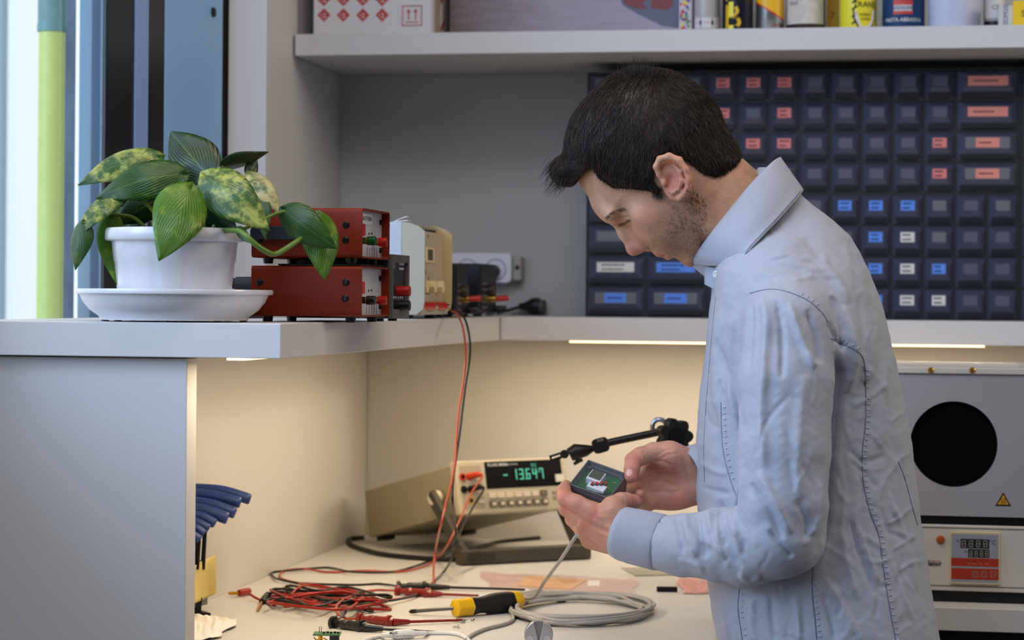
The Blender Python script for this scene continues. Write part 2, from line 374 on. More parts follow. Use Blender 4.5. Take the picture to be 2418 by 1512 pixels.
upx = [L0 + (xx(1671)-L0)*i/4 for i in range(5)] + [xx(p) for p in (1742,1815,1888,1960,2033,2107,2180,2256)]
ux = list(zip(upx[:-1], upx[1:])) + [(upx[-1], L1)]
uz = [ZM+.0016 + (ZT-ZM-.0016)*i/4 for i in range(5)]
uk = {(3,4):'p',(3,5):'p',(3,6):'p',(3,12):'o',(2,4):'p',(2,6):'p',(2,12):'o',(1,5):'p',(1,6):'p',(1,11):'p',(1,12):'on',(0,11):'p',(0,12):'on'}
cabinet('upper bank of small dark drawers with pink labels behind the head', ux, uz, uk)
lpx = [L0, xx(1527), xx(1671)] + [xx(p) for p in (1742,1815,1888,1960,2032,2106,2182,2255,2331)] + [L1]
lx = list(zip(lpx[:-1], lpx[1:])); lz = [Z_ + (ZM-Z_)*i/4 for i in range(5)]
lk = {(3,6):'b',(3,7):'b',(3,8):'b',(3,0):'t',(2,0):'t',(1,0):'w',(0,0):'bn',(1,1):'b',(0,1):'bn',(2,7):'b',(2,8):'w',(1,7):'b',(1,8):'w',(1,9):'b',(0,7):'b',(0,8):'w',(0,9):'w',(3,9):'t',(2,9):'t',(3,11):'t'}
cabinet('lower bank of dark drawers with blue and white labels on the shelf', lx, lz, lk)
rx = [(L1+.0045+i*.052, L1+.0045+(i+1)*.052) for i in range(2)]
cabinet('dark drawer bank cut off by the right picture edge', rx, [Z_]+lz[1:]+uz[1:], {})

# ================================================================ things on the upper shelf
ZU = 1.781; YU = 3.93
def ux_(px, Y=YU): return onY(px, 50, Y).x
def uz_(py, px, Y=YU): return onY(px, py, Y).z
red = mat('print_red', (.72,.26,.25), .6); card = mat('white_card', (.83,.82,.82), .7, noise=.03)
xa, xb = ux_(740,3.89), ux_(1018,3.89)
bx = thing('cardboard_box', 'white carton with red hazard diamonds and up arrows on the upper shelf', 'box', ((xa+xb)/2, 4.0, ZU))
MB().box((xa,3.89,ZU), (xb,4.12,ZU+.20)).build('carton', card, bx, bevel=.0015)
m = MB()
for r in range(3):
    for c in range(4):
        q = onY(765+45.8*c, 35.5-37*r, 3.8896); s = .0118
        T = Matrix.Translation(q) @ Matrix.Rotation(PI/4, 4, 'Y')
        m.cbox((0,0,0), (s*1.45,.0003,s*1.45), T)
m.build('hazard_diamond', red, bx, smooth=0)
m = MB()
for r in range(3):
    for c in range(4):
        q = onY(765+45.8*c, 35.5-37*r, 3.8893)
        m.cbox((0,0,.0015), (.004,.0003,.0022), Matrix.Translation(q) @ Matrix.Rotation(.6,4,'Y')); m.cbox((.001,0,-.004), (.0065,.0003,.0016), Matrix.Translation(q)); m.cbox((-.005,0,0), (.0014,.0003,.003), Matrix.Translation(q))
m.build('hazard_symbol', card, bx, smooth=0)
m = MB(); q = onY(973, 37, 3.8896); s = .0178; t = .0016
for a, b in (((-s,s-t),(s,s)),((-s,-s),(s,-s+t)),((-s,-s),(-s+t,s)),((s-t,-s),(s,s))): m.box((q.x+a[0],3.8893,q.z+a[1]), (q.x+b[0],3.8897,q.z+b[1]))
for dx in (-.0062,.0062):
    m.box((q.x+dx-.001,3.8893,q.z-.0075), (q.x+dx+.001,3.8897,q.z+.007)); m.prism([(q.x+dx-.0038,q.z+.006),(q.x+dx+.0038,q.z+.006),(q.x+dx,q.z+.0125)], 3.8893, 3.8897, 1)
m.box((q.x-.011,3.8893,q.z-.0122), (q.x+.011,3.8897,q.z-.0105)); m.build('arrow_mark', red, bx, smooth=0)
m = MB(); m.box((xb-.0003,3.915,ZU+.0005), (xb+.0006,3.96,ZU+.19)); m.build('tape', mat('beige_tape', (.66,.60,.54), .5), bx)
m = MB()
for k in range(4): m.add([(xb+.0008,3.965,ZU+.01+k*.05),(xb+.0008,4.0,ZU+.03+k*.05),(xb+.0008,4.0,ZU+.04+k*.05),(xb+.0008,3.965,ZU+.02+k*.05)], [(0,1,2,3)])
m.build('side_print', red, bx, smooth=0)
# printed picture box
xa, xb = ux_(1062,3.98), ux_(1612,3.98)
pb_ = thing('picture_box', 'wide flat box with a grey and lilac photo print on the upper shelf', 'box', ((xa+xb)/2, 4.0, ZU))
pm_ = mat('photo_print', (.50,.47,.50), .55)
nt = pm_.node_tree; tc = nt.nodes.new('ShaderNodeTexCoord'); mp = nt.nodes.new('ShaderNodeMapping'); mp.inputs['Scale'].default_value = (3,3,30)
nz = nt.nodes.new('ShaderNodeTexNoise'); nz.inputs['Scale'].default_value = 5; nz.inputs['Detail'].default_value = 7
sx = nt.nodes.new('ShaderNodeSeparateXYZ'); mr = nt.nodes.new('ShaderNodeMapRange'); mr.inputs['From Min'].default_value = xa; mr.inputs['From Max'].default_value = (xa+xb)/2
cr = nt.nodes.new('ShaderNodeMix'); cr.data_type = 'RGBA'; cr.inputs['A'].default_value = (*lin((.43,.36,.34)),1); cr.inputs['B'].default_value = (*lin((.66,.62,.68)),1)
ad = nt.nodes.new('ShaderNodeMath'); ad.operation = 'ADD'; ml = nt.nodes.new('ShaderNodeMath'); ml.operation = 'MULTIPLY_ADD'; ml.inputs[1].default_value = .8; ml.inputs[2].default_value = -.4
for a, b in ((tc.outputs['Object'],mp.inputs['Vector']),(mp.outputs['Vector'],nz.inputs['Vector']),(tc.outputs['Object'],sx.inputs[0]),(sx.outputs['X'],mr.inputs['Value']),(nz.outputs['Fac'],ml.inputs[0]),(mr.outputs['Result'],ad.inputs[0]),(ml.outputs[0],ad.inputs[1]),(ad.outputs[0],cr.inputs['Factor']),(cr.outputs['Result'],nt.nodes['Principled BSDF'].inputs['Base Color'])): nt.links.new(a, b)
pm_.node_tree.nodes['Principled BSDF'].inputs['Roughness'].default_value = .5
MB().box((xa,3.98,ZU), (xb,4.08,ZU+.25)).build('carton', pm_, pb_, bevel=.001)
def poly(pts, Y, t=.0003): 
    q = [onY(a, b, Y) for a, b in pts]; return MB().prism([(p.x,p.z) for p in q][::-1], Y-t, Y, 1)
poly([(1455,-30),(1470,12),(1500,30),(1565,62),(1600,66),(1612,66),(1612,-30)], 3.98).build('print_dark_area', mat('print_slate', (.40,.42,.50), .55), pb_, smooth=0)  # dark slate area of the printed picture
poly([(1462,-30),(1475,8),(1498,20),(1525,22),(1530,-30)], 3.9796).build('print_shape', mat('print_brick', (.50,.24,.25), .5), pb_, smooth=0)
poly([(1540,-30),(1538,20),(1575,24),(1590,12),(1590,-30)], 3.9796).build('print_shape', _M['print_brick'], pb_, smooth=0)
poly([(1519,2),(1534,2),(1535,14),(1521,15)], 3.9792).build('print_patch', _M['print_slate'], pb_, smooth=0)
# --- cans and bottles
def arc(m, c, r, a0, a1, z0, z1, n=14, top=None):
    """label wrapped on a round body; angle 0 faces the room"""
    def fn(u, v):
        a = a0+(a1-a0)*u; zt = z1 if top is None else top(a); z = z0+(zt-z0)*v
        return (c[0]+r*math.sin(a), c[1]-r*math.cos(a), z)
    return m.grid(fn, n, 2)
def arctext(m, c, r, txt, size, a0, z, bold=0):
    vs, fs = text_geo(txt, size, 'CENTER', bold); m.add([(c[0]+r*math.sin(a0+x/r), c[1]-r*math.cos(a0+x/r), z+y) for x, y, _ in vs], fs); return m
def can(name, label, cat, p0, p1, Y, prof, m, part='body'):
    x0, x1 = ux_(p0,Y), ux_(p1,Y); r = (x1-x0)/2; c = ((x0+x1)/2, Y, ZU)
    t = thing(name, label, cat, c)
    MB(Matrix.Translation(c)).lathe([(a*r, z) for a, z in prof], 40).build(part, m, t)
    return t, c, r
CAN = [(.0,.001),(.9,0),(1,.004),(1,.15),(.8,.168),(.45,.175),(.4,.176),(.4,.20),(0,.20)]
pxm = onY(1600,50,YU); um = dep(pxm)/FPX
# floral narrow box
xa, xb = ux_(1603,3.94), ux_(1634,3.94)
t = thing('patterned_box', 'narrow box with a colourful red and green pattern on the upper shelf', 'box', ((xa+xb)/2,3.96,ZU))
MB().box((xa,3.94,ZU), (xb,4.0,ZU+.12)).build('carton', mat('pattern_white', (.80,.74,.78), .6), t, bevel=.001)
for nm, cl in (('red',(.75,.16,.25)),('green',(.30,.60,.45)),('violet',(.42,.25,.60)),('yellow',(.90,.80,.35))):
    m = MB()
    for k in range(9): 
        q = (xa+random.uniform(.003,xb-xa-.003), 3.9397, ZU+random.uniform(.003,.06)); m.lathe([(0,.0002),(random.uniform(.0018,.0035),0)], 8, frame(q, (1,0,0), (0,0,1)) )
    m.build('pattern', mat('pattern_'+nm, cl, .6), t, smooth=0)
t, c, r = can('aerosol_can', 'white and silver can with hazard diamonds on its label', 'can', 1640, 1700, 3.93, CAN, mat('can_pale', (.74,.73,.72), .35, .2))
arc(MB(), c, r*1.01, -1.2, 1.2, ZU+.006, ZU+.0245).build('label', card, t)
m = MB()
for a in (-.45,.5):
    for k in range(4):
        p = [(math.cos(k*PI/2+j*PI/2)*.0095, math.sin(k*PI/2+j*PI/2)*.0095) for j in (0,1)]; q = [(x*.8, y*.8) for x, y in p]
        m.add([(c[0]+r*1.02*math.sin(a+x/r), c[1]-r*1.02*math.cos(a+x/r), ZU+.0155+y) for x, y in p+q[::-1]], [(0,1,2,3)])
m.build('hazard_mark', mat('hazard_red', (.80,.35,.30), .6), t, smooth=0)
m = MB()
for a in (-.45,.5): arc(m, c, r*1.02, a-.09, a+.09, ZU+.0115, ZU+.0195, 3)
m.build('hazard_symbol', ink, t, smooth=0)
arc(MB(), c, r*1.012, .1, 1.2, ZU+.0005, ZU+.005).build('stripe', mat('can_yellow', (.88,.76,.15), .4), t)
navy = mat('can_navy', (.06,.07,.14), .35); yel = mat('bright_yellow', (.95,.86,.12), .4); amber = mat('amber_yellow', (.86,.68,.12), .4)
t, c, r = can('spray_can', 'black spray can with big yellow lettering on the upper shelf', 'can', 1706, 1778, 3.93, CAN, navy)
m = MB(); arctext(m, c, r*1.012, 'B', .062, -.30, ZU+.022, .0); arctext(m, c, r*1.012, 'B', .062, -.30, ZU+.070, .0); m.build('lettering', amber, t, smooth=0)
m = MB(); arc(m, c, r*1.02, -.55, -.20, ZU+.001, ZU+.010, 4); arc(m, c, r*1.02, -.55, -.20, ZU+.024, ZU+.05, 4); m.build('stripe', yel, t)
sil = mat('can_silver', (.72,.72,.74), .25, .9)
t, c, r = can('spray_can', 'silver spray can with a yellow and red curved label', 'can', 1784, 1851, 3.94, CAN, sil)
arc(MB(), c, r*1.01, -1.5, 1.5, ZU+.09, ZU+.09, 24, lambda a: ZU+.037-.017*math.sin(a*.9)).build('label', mat('label_gold', (.93,.70,.10), .4), t)
m = MB(); m.grid(lambda u, v: (c[0]+r*1.015*math.sin(-1.5+3*u), c[1]-r*1.015*math.cos(-1.5+3*u), ZU+.0345+.003*v-.017*math.sin((-1.5+3*u)*.9)), 24, 2); m.build('label_edge', mat('label_red', (.78,.15,.10), .4), t)
m = MB(); arctext(m, c, r*1.02, '400 ml', .006, .55, ZU+.011); m.build('lettering', red, t, smooth=0)
brown = mat('brown_glass', (.20,.13,.10), .08, spec=.7)
t, c, r = can('glass_bottle', 'dark brown bottle with a worn paper label on the upper shelf', 'bottle', 1856, 1950, 3.95, [(0,.001),(.9,0),(1,.006),(1,.12),(.5,.15),(.35,.155),(.35,.18),(0,.18)], brown)
arc(MB(), c, r*1.01, -1.15, 1.1, ZU+.0125, ZU+.10).build('label', mat('old_paper', (.80,.77,.72), .7, noise=.15, nscale=90), t)
m = MB(); arctext(m, c, r*1.02, '56A', .011, -.6, ZU+.048); m.build('lettering', mat('ink_blue', (.35,.38,.5), .7), t, smooth=0)
xa, xb = ux_(1952,4.0), ux_(1979,4.0)
t = thing('yellow_carton', 'slim yellow carton standing behind the bottles', 'box', ((xa+xb)/2,4.02,ZU))
MB().box((xa,4.0,ZU), (xb,4.04,ZU+.12)).build('carton', mat('amber_card', (.84,.65,.14), .5), t, bevel=.001)
m = MB(); m.text('7', .016, frame(((xa+xb)/2,3.9996,ZU+.035), (1,0,0), (0,0,1))); m.build('lettering', ink, t, smooth=0)
t, c, r = can('yellow_bottle', 'bright yellow bottle with black stripes and a white badge', 'bottle', 1982, 2070, 3.94, [(0,.001),(.92,0),(1,.005),(1,.11),(.6,.14),(.4,.15),(.4,.17),(0,.17)], mat('lemon_plastic', (.91,.86,.20), .35))
m = MB()
for k in range(4): m.add([(c[0]+r*1.012*math.sin(a), c[1]-r*1.012*math.cos(a), z) for a, z in ((-.30,ZU+.008+k*.012),(-.02,ZU+.014+k*.012),(-.02,ZU+.018+k*.012),(-.30,ZU+.012+k*.012))], [(0,1,2,3)])
m.build('stripe', ink, t, smooth=0)
def badge(m, k, sc):
    p = [(0,-.022),(-.011,-.016),(-.017,-.004),(-.0175,.010),(.0175,.010),(.017,-.004),(.011,-.016)]
    m.add([(c[0]+r*k*math.sin(.42+x*sc/r), c[1]-r*k*math.cos(.42+x*sc/r), ZU+.0235+y*sc) for x, y in p], [tuple(range(7))]); return m
badge(MB(), 1.03, 1.18).build('badge_rim', ink, t, smooth=0); badge(MB(), 1.045, 1.0).build('badge', card, t, smooth=0)
m = MB(); arctext(m, c, r*1.03, 'TRANS', .014, .42, ZU+.0425, .0); arctext(m, c, r*1.06, 'INHIBIT', .0062, .42, ZU+.0255); arctext(m, c, r*1.06, 'SUPER', .0062, .42, ZU+.018); m.build('lettering', ink, t, smooth=0)
blue = mat('jar_blue', (.12,.25,.42), .35)
t, c, r = can('paste_jar', 'dark blue jar of abrasive paste with a white and red logo', 'jar', 2083, 2184, 3.95, [(0,.001),(.95,0),(1,.003),(1,.075),(1.04,.076),(1.04,.095),(0,.096)], blue)
arc(MB(), c, r*1.01, -.48, .45, ZU+.026, ZU+.05).build('logo', mat('logo_red', (.78,.25,.20), .5), t); arc(MB(), c, r*1.018, -.44, .41, ZU+.0315, ZU+.0415).build('logo_band', card, t)
m = MB(); arctext(m, c, r*1.03, 'AREXONS', .0085, -.015, ZU+.0365, .02); m.build('logo_lettering', blue, t, smooth=0)
m = MB(); arctext(m, c, r*1.02, 'PASTA ABRASIVA', .0088, .0, ZU+.0165, .02); m.build('lettering', card, t, smooth=0)
t, c, r = can('plastic_tub', 'translucent white plastic tub on the upper shelf', 'tub', 2188, 2320, 3.94, [(0,.001),(.86,0),(.91,.005),(1,.08),(1.03,.08),(1.03,.09),(0,.092)], mat('milky_plastic', (.76,.78,.86), .35))
t, c, r = can('squeeze_tube', 'white tube with a CE mark standing behind small boxes', 'tube', 2322, 2372, 3.96, [(0,.001),(.9,0),(.96,.015),(1,.02),(1,.1),(.4,.11),(0,.11)], card)
arc(MB(), c, r*1.01, -1.3, 1.3, ZU+.002, ZU+.0165).build('cap', mat('tube_black', (.08,.08,.09), .4), t)
m = MB(); arctext(m, c, r*1.02, 'CE', .011, .15, ZU+.0385); m.build('lettering', ink, t, smooth=0); arc(MB(), c, r*1.02, -1.2, 1.2, ZU+.0185, ZU+.0195).build('line', ink, t)
for i, (a, b, Y, h, cl, tx, lb) in enumerate(((2358,2392,3.90,.036,(.80,.80,.78),'SDM20','small white and blue box lying at the right end of the upper shelf'),(2392,2440,3.885,.042,(.93,.76,.10),'S','small yellow box lying at the right end of the upper shelf'))):
    xa, xb = ux_(a,Y), ux_(b,Y); t = thing('small_carton', lb, 'box', ((xa+xb)/2,Y+.03,ZU))
    MB().box((xa,Y,ZU), (xb,Y+.06,ZU+h)).build('carton', mat('small_carton_%d' % i, cl, .5), t, bevel=.0008)
    m = MB(); m.text(tx, .016 if i else .011, frame(((xa+xb)/2,Y-.0004,ZU+.02), (0,0,1) if not i else (1,0,0), (-1,0,0) if not i else (0,0,1))); m.build('lettering', mat('ink_navy', (.15,.25,.5), .7) if not i else ink, t, smooth=0)
# ================================================================ red power supplies
redp = mat('red_enamel', (.47,.14,.045), .45, spec=.25, noise=.05, nscale=30); blk = mat('black_plastic', (.035,.035,.04), .42)
panelw = mat('panel_grey_white', (.80,.80,.80), .45); rswitch = mat('switch_red', (.80,.13,.10), .3)
green = mat('post_green', (.05,.30,.12), .3); redc = mat('post_red', (.68,.11,.075), .3); brass = mat('brass', (.85,.66,.28), .25, 1.)
Yr = 2.70; Xr0, Xr1 = onY(593,690,Yr).x, onY(854,690,Yr).x; Yr1 = onX(919,690,Xr1).y
def hz(py, px=740): return onY(px, py, Yr).z
def psu(label, zb, zt, top):
    t = thing('power_supply', label, 'power supply', ((Xr0+Xr1)/2, (Yr+Yr1)/2, zb-.007))
    th = .0022; cy, cz = (Yr+Yr1)/2, (zb+zt)/2; dy, dz = Yr1-Yr, zt-zb
    def ring(g, n=4):
        r = .005-min(g,.003); pts = []
        for sx, sy, a0 in ((1,1,0),(-1,1,90),(-1,-1,180),(1,-1,270)):
            for k in range(n+1):
                a = math.radians(a0+90*k/n); pts.append((cy+sx*(dy/2-g-r)+r*math.cos(a), cz+sy*(dz/2-g-r)+r*math.sin(a)))
        return pts
    o, i = ring(0), ring(th); n = len(o); m = MB()
    vs = [(Xr0,*p) for p in o]+[(Xr1,*p) for p in o]+[(Xr0,*p) for p in i]+[(Xr1,*p) for p in i]
    fs = []
    for k in range(n):
        q = (k+1) % n; fs += [(k,q,n+q,n+k),(2*n+k,3*n+k,3*n+q,2*n+q),(n+k,n+q,3*n+q,3*n+k),(k,2*n+k,2*n+q,q)]
    m.add(vs, fs).build('sleeve', redp, t, smooth=30)
    xp = Xr1-.010
    MB().box((Xr0+.004,Yr+th,zb+th), (xp,Yr1-th,zt-th)).build('front_panel', panelw, t)
    for x, y in ((Xr0+.016,Yr+.018),(Xr1-.018,Yr+.018),(Xr0+.016,Yr1-.018),(Xr1-.018,Yr1-.018)): MB().cyl((x,y,zb-.007),(x,y,zb),.0058,.0068).build('foot', blk, t)
    H = zt-zb; def_ = lambda u, v: (xp, Yr+th+(Yr1-Yr-2*th)*u, zb+H*v)
    MB().box((xp,def_(.08,0)[1],def_(0,.46)[2]), (xp+.003,def_(.31,0)[1],def_(0,.70)[2])).build('switch', rswitch, t, bevel=.0006)
    a = def_(.24,.33 if not top else .36); b = def_(.66,.33 if not top else .36)
    for q, cm in ((a, green if top else blk), (b, redc)):
        MB().cyl(q, (q[0]+.007,q[1],q[2]), .0042).build('post_collar', green if cm is green else blk, t)
        pm = MB().cyl((q[0]+.0075,q[1],q[2]), (q[0]+.0185,q[1],q[2]), .0056, n=14).build('terminal_post', cm, t, bevel=.0006)
        MB().cyl((q[0]+.0065,q[1],q[2]), (q[0]+.0080,q[1],q[2]), .0046).build('post_ring', brass, pm)
    m = MB()
    for k in range(5): m.box((xp,def_(.45+.09*k,0)[1],def_(0,.05)[2]), (xp+.0003,def_(.46+.09*k,0)[1],def_(0,.24)[2]))
    for u, v in ((.5,.52),(.6,.53),(.12,.36),(.13,.39)): m.box((xp,def_(u,0)[1],def_(0,v-.02)[2]), (xp+.0003,def_(u+.04,0)[1],def_(0,v+.02)[2]))
    m.build('panel_mark', ink, t, smooth=0)
    m = MB()
    for v in (.2,.78): m.cyl((xp,def_(.93,0)[1],def_(0,v)[2]), (xp+.003,def_(.93,0)[1],def_(0,v)[2]), .0035, n=12)
    m.build('panel_screw', blk, t)
    return t, xp
zl0, zl1, zu0, zu1 = hz(748), hz(628), hz(609), hz(491)
screw = mat('black_screw', (.05,.05,.06), .35, .4)
def screws(t, pts):
    for px, py in pts:
        c = onY(px, py, Yr-.0002); T = frame(c, (1,0,0), (0,0,1)); MB(T).lathe([(0,.0022),(.0026,.0022),(.0044,.0004),(.0044,-.001)], 16).cbox((0,0,.0023),(.0032,.0007,.0006)).build('screw', screw, t)
lo, xp = psu('red power supply at the bottom of the stack behind the saucer', zl0, zl1, 0); screws(lo, [(613,667),(817,667),(815,705)])
up, xp = psu('red power supply on top of the stack with a green terminal', zu0, zu1, 1); screws(up, [(817,531),(816,567),(613,567)])
ca, cb = onY(600,0,Yr).x, onY(742,0,Yr).x
h = MB(); h.rbox(((ca+cb)/2,Yr-.006,(hz(535)+hz(567))/2), (cb-ca,.008,hz(535)-hz(567)), .006, axis=1); h.build('handle', mat('handle_navy', (.09,.11,.16), .4), up, bevel=.001)
m = MB(); yy = Yr+.004; zz = zu0+(zu1-zu0)*.80; Ts = frame((xp+.0006,(Yr+Yr1)/2-.022,zz+.001), (0,1,0), (0,0,1))
MB(Ts).cbox((0,0,0),(.078,.0135,.0005)).build('sticker', mat('sticker_white', (.88,.88,.87), .5), up, smooth=0)
m = MB(Ts); m.text('V.T. 50/120  P.T. 50/120', .0066, Matrix.Translation((0,0,.0005)), bold=.02); m.build('lettering', ink, up, smooth=0)
# black spacer tray between the two, and an instrument lead plug behind
tag(MB().box((Xr0+.03,Yr+.012,zl1+.0003), (Xr1-.004,Yr1-.006,zu0-.0072)).build('spacer_tray', blk, bevel=.001), 'flat black tray sandwiched between the two red power supplies', 'tray')
pl = thing('mains_plug', 'dark grey cable connector plugged into the back of the lower red box', 'plug', onY(575,672,2.77))
a, b = onY(585,672,2.77), onY(556,670,2.77)
MB().cyl(a+Vector((.008,0,0)), b, .010, .0085).build('connector', mat('grey_rubber', (.13,.14,.17), .6), pl, bevel=.001)
m = MB(); 
for k in range(5): m.cyl(b+(b-a)*(.12+k*.2), b+(b-a)*(.2+k*.2), .0068)
m.build('strain_relief', blk, pl)
m = MB(); m.tube(spline([b+(b-a)*.9, b+Vector((-.05,.02,-.012)), b+Vector((-.09,.06,-.035)), (b.x-.13,b.y+.14,ZS+.004), (b.x-.05,b.y+.3,ZS+.004)],6), .0035); m.build('cord', blk, pl, smooth=80)
# grey small supply
gm = mat('grey_case', (.22,.21,.20), .5); Xg = Xr1+.004
y0, y1 = max(onX(921,680,Xg).y, Yr1+.001), onX(967,680,Xg).y; zg0, zg1 = ZS+.004, onX(921,600,Xg).z
t = thing('grey_power_supply', 'small dark grey power supply with a red and a black terminal', 'power supply', (Xg-.06,(y0+y1)/2,ZS))
MB().box((Xg-.13,y0,zg0), (Xg-.006,y1,zg1)).build('case', gm, t, bevel=.002)
m = MB(); w = .008
m.box((Xg-.006,y0,zg0),(Xg,y0+w*.7,zg1)).box((Xg-.006,y1-w,zg0),(Xg,y1,zg1)).box((Xg-.006,y0+w*.7,zg0),(Xg,y1-w,zg0+.012)).box((Xg-.006,y0+w*.7,zg1-.01),(Xg,y1-w,zg1)).build('bezel', mat('bezel_grey', (.36,.35,.33), .5), t, bevel=.0006)
MB().box((Xg-.0058,y0+w*.7,zg0+.012), (Xg-.0045,y1-w,zg1-.01)).build('front_panel', mat('panel_charcoal', (.11,.115,.14), .4), t, smooth=0)
m = MB(); zc = zg0+(zg1-zg0)*.84; yc = (y0+y1)/2
m.text('ERT', .0135, frame((Xg-.0042,y0+.022,zc), (0,1,0), (0,0,1)), bold=.03); 
for k in range(3): m.box((Xg-.0044,yc+.006,zc+.006-k*.006),(Xg-.0042,y1-.014,zc+.009-k*.006))
m.build('lettering', panelw, t, smooth=0)
for f_, cm in ((.43,redc),(.2,blk)):
    z = zg0+(zg1-zg0)*f_; MB().cyl((Xg-.005,yc-.004,z),(Xg+.013,yc-.004,z),.0068,n=14).build('terminal_post', cm, t, bevel=.0008)
m = MB()
for k in range(6): m.box((Xg-.0044,y0+.012+k*.012,zg0+(zg1-zg0)*.315),(Xg-.0042,y0+.018+k*.012,zg0+(zg1-zg0)*.345))
m.build('panel_mark', panelw, t, smooth=0)
for y in (y0+.012,y1-.012): MB().cyl((Xg-.02,y,ZS+.0002),(Xg-.02,y,zg0),.006).build('foot', blk, t)
# white and cream bench supply
Xw_ = -.722; y0 = onX(1003,650,Xw_).y; y1 = onX(1068,650,Xw_).y
crm = mat('cream_plastic', (.64,.625,.565), .45); blw = mat('pale_case', (.68,.71,.76), .45)
zb, zt = ZS+.006, onX(1003,540,Xw_).z; xl = onY(928,650,y0).x-.05; xs = onY(948,650,y0).x; ztl = onY(935,524,y0).z
t = thing('bench_power_supply', 'tall white and cream power supply with red plugs in front', 'power supply', ((xl+Xw_)/2,(y0+y1)/2,ZS))
MB().box((xl,y0+.002,zb), (xs,y1-.002,ztl)).build('rear_case', blw, t, bevel=.002)
def side(y, th):
    pts = [(xs,zb),(Xw_-.012,zb),(Xw_-.002,zb+.008),(Xw_,zb+.02),(Xw_,zt-.004),(Xw_-.010,zt+.004),(Xw_-.025,zt+.009),(xs,ztl)]
    return MB().prism([(p[0],p[1]) for p in pts][::-1], y, y+th, 1)
side(y0, .004).build('side_cheek', crm, t, bevel=.0008); side(y1-.004, .004).build('side_cheek', mat('cream_yellow', (.74,.65,.47), .45), t, bevel=.0008)
MB().box((xs,y0+.004,zb+.001),(Xw_-.014,y1-.004,ztl-.012)).build('front_panel', mat('panel_cream', (.70,.64,.54), .5), t, smooth=0)
MB().add([(xs,y0+.004,ztl-.001),(Xw_-.025,y0+.004,zt+.008),(Xw_-.025,y1-.004,zt+.008),(xs,y1-.004,ztl-.001),(xs,y0+.004,ztl-.005),(Xw_-.025,y0+.004,zt+.003),(Xw_-.025,y1-.004,zt+.003),(xs,y1-.004,ztl-.005)],[(0,1,2,3),(7,6,5,4),(0,4,5,1),(1,5,6,2),(2,6,7,3),(3,7,4,0)]).build('top_cover', crm, t)
MB().box((xs,y0+.004,zb),(Xw_-.006,y1-.004,zb+.010)).build('bottom_lip', crm, t, bevel=.001)
xp = Xw_-.0138; H = zt-zb; dy = y1-y0
def pf(u, v): return y0+.006+(dy-.012)*u, zb+H*v
m = MB(); a = pf(.30,.62); b = pf(.62,.80); m.box((xp,a[0],a[1]),(xp+.002,b[0],b[1])); m.build('display_bezel', mat('bezel_cream', (.88,.80,.62), .4), t, bevel=.0006)
a = pf(.37,.645); b = pf(.55,.775); MB().box((xp+.0021,a[0],a[1]),(xp+.0026,b[0],b[1])).build('display', mat('display_olive', (.33,.30,.20), .25), t, smooth=0)
a = pf(.02,.645); b = pf(.12,.79); MB().box((xp,a[0],a[1]),(xp+.005,b[0],b[1])).build('rocker_switch', blk, t, bevel=.0008)
for u in (.14,.44,.74):
    c = pf(u,.33); q = MB(); q.cyl((xp,c[0],c[1]),(xp+.012,c[0],c[1]),.0105,n=6); q.build('terminal_nut', mat('nut_cream', (.86,.78,.58), .4), t, bevel=.001)
m = MB()
for u, v in ((.1,.93),(.42,.93),(.34,.5),(.3,.43),(.45,.43)): c = pf(u,v); m.cyl((xp,c[0],c[1]),(xp+.0004,c[0],c[1]),.0028,n=10)
a = pf(.2,.245); b = pf(.5,.255); m.box((xp,a[0],a[1]),(xp+.0004,b[0],b[1])); m.build('panel_mark', mat('mark_grey', (.35,.31,.26), .6), t, smooth=0)
for y in (y0+.02,y1-.02):
    for x in (xl+.02,Xw_-.03): MB().cyl((x,y,ZS+.0002),(x,y,zb),.009).build('foot', blk, t)
c = onY(948,526,y0+.01); m = MB(frame((c.x,y0+.012,ztl+.0004),(1,0,.1),(0,1,0))); m.cbox((0,0,.0006),(.022,.02,.0012)); m.cbox((.002,0,.004),(.018,.018,.0008),Matrix.Rotation(-.25,4,'Y')); tag(m.build('paper_slip', mat('paper', (.88,.88,.88), .6)), 'small folded white paper slip on top of the white power supply', 'paper')
# stacked plugs in the terminals
def plugp(px, py, X): return onX(px, py, X)
yA, zA = pf(.02,.105); 
for i, (u, lbl) in enumerate(((.16,'red stacking plug pushed into the cream power supply'),(.62,'second red stacking plug feeding the hanging red lead'))):
    y, z = pf(u,.10); t = thing('banana_plug', lbl, 'plug', (xp,y,z))
    MB().cyl((xp+.001,y-.012,z),(xp+.001+.010,y+.012+.02,z),.0068,n=12).build('plug_body', redc, t, bevel=.001)
    MB().cyl((xp+.0105,y+.030,z),(xp+.014,y+.042,z),.0042,n=12).build('plug_tip', mat('nickel', (.75,.73,.70), .25, 1.), t)
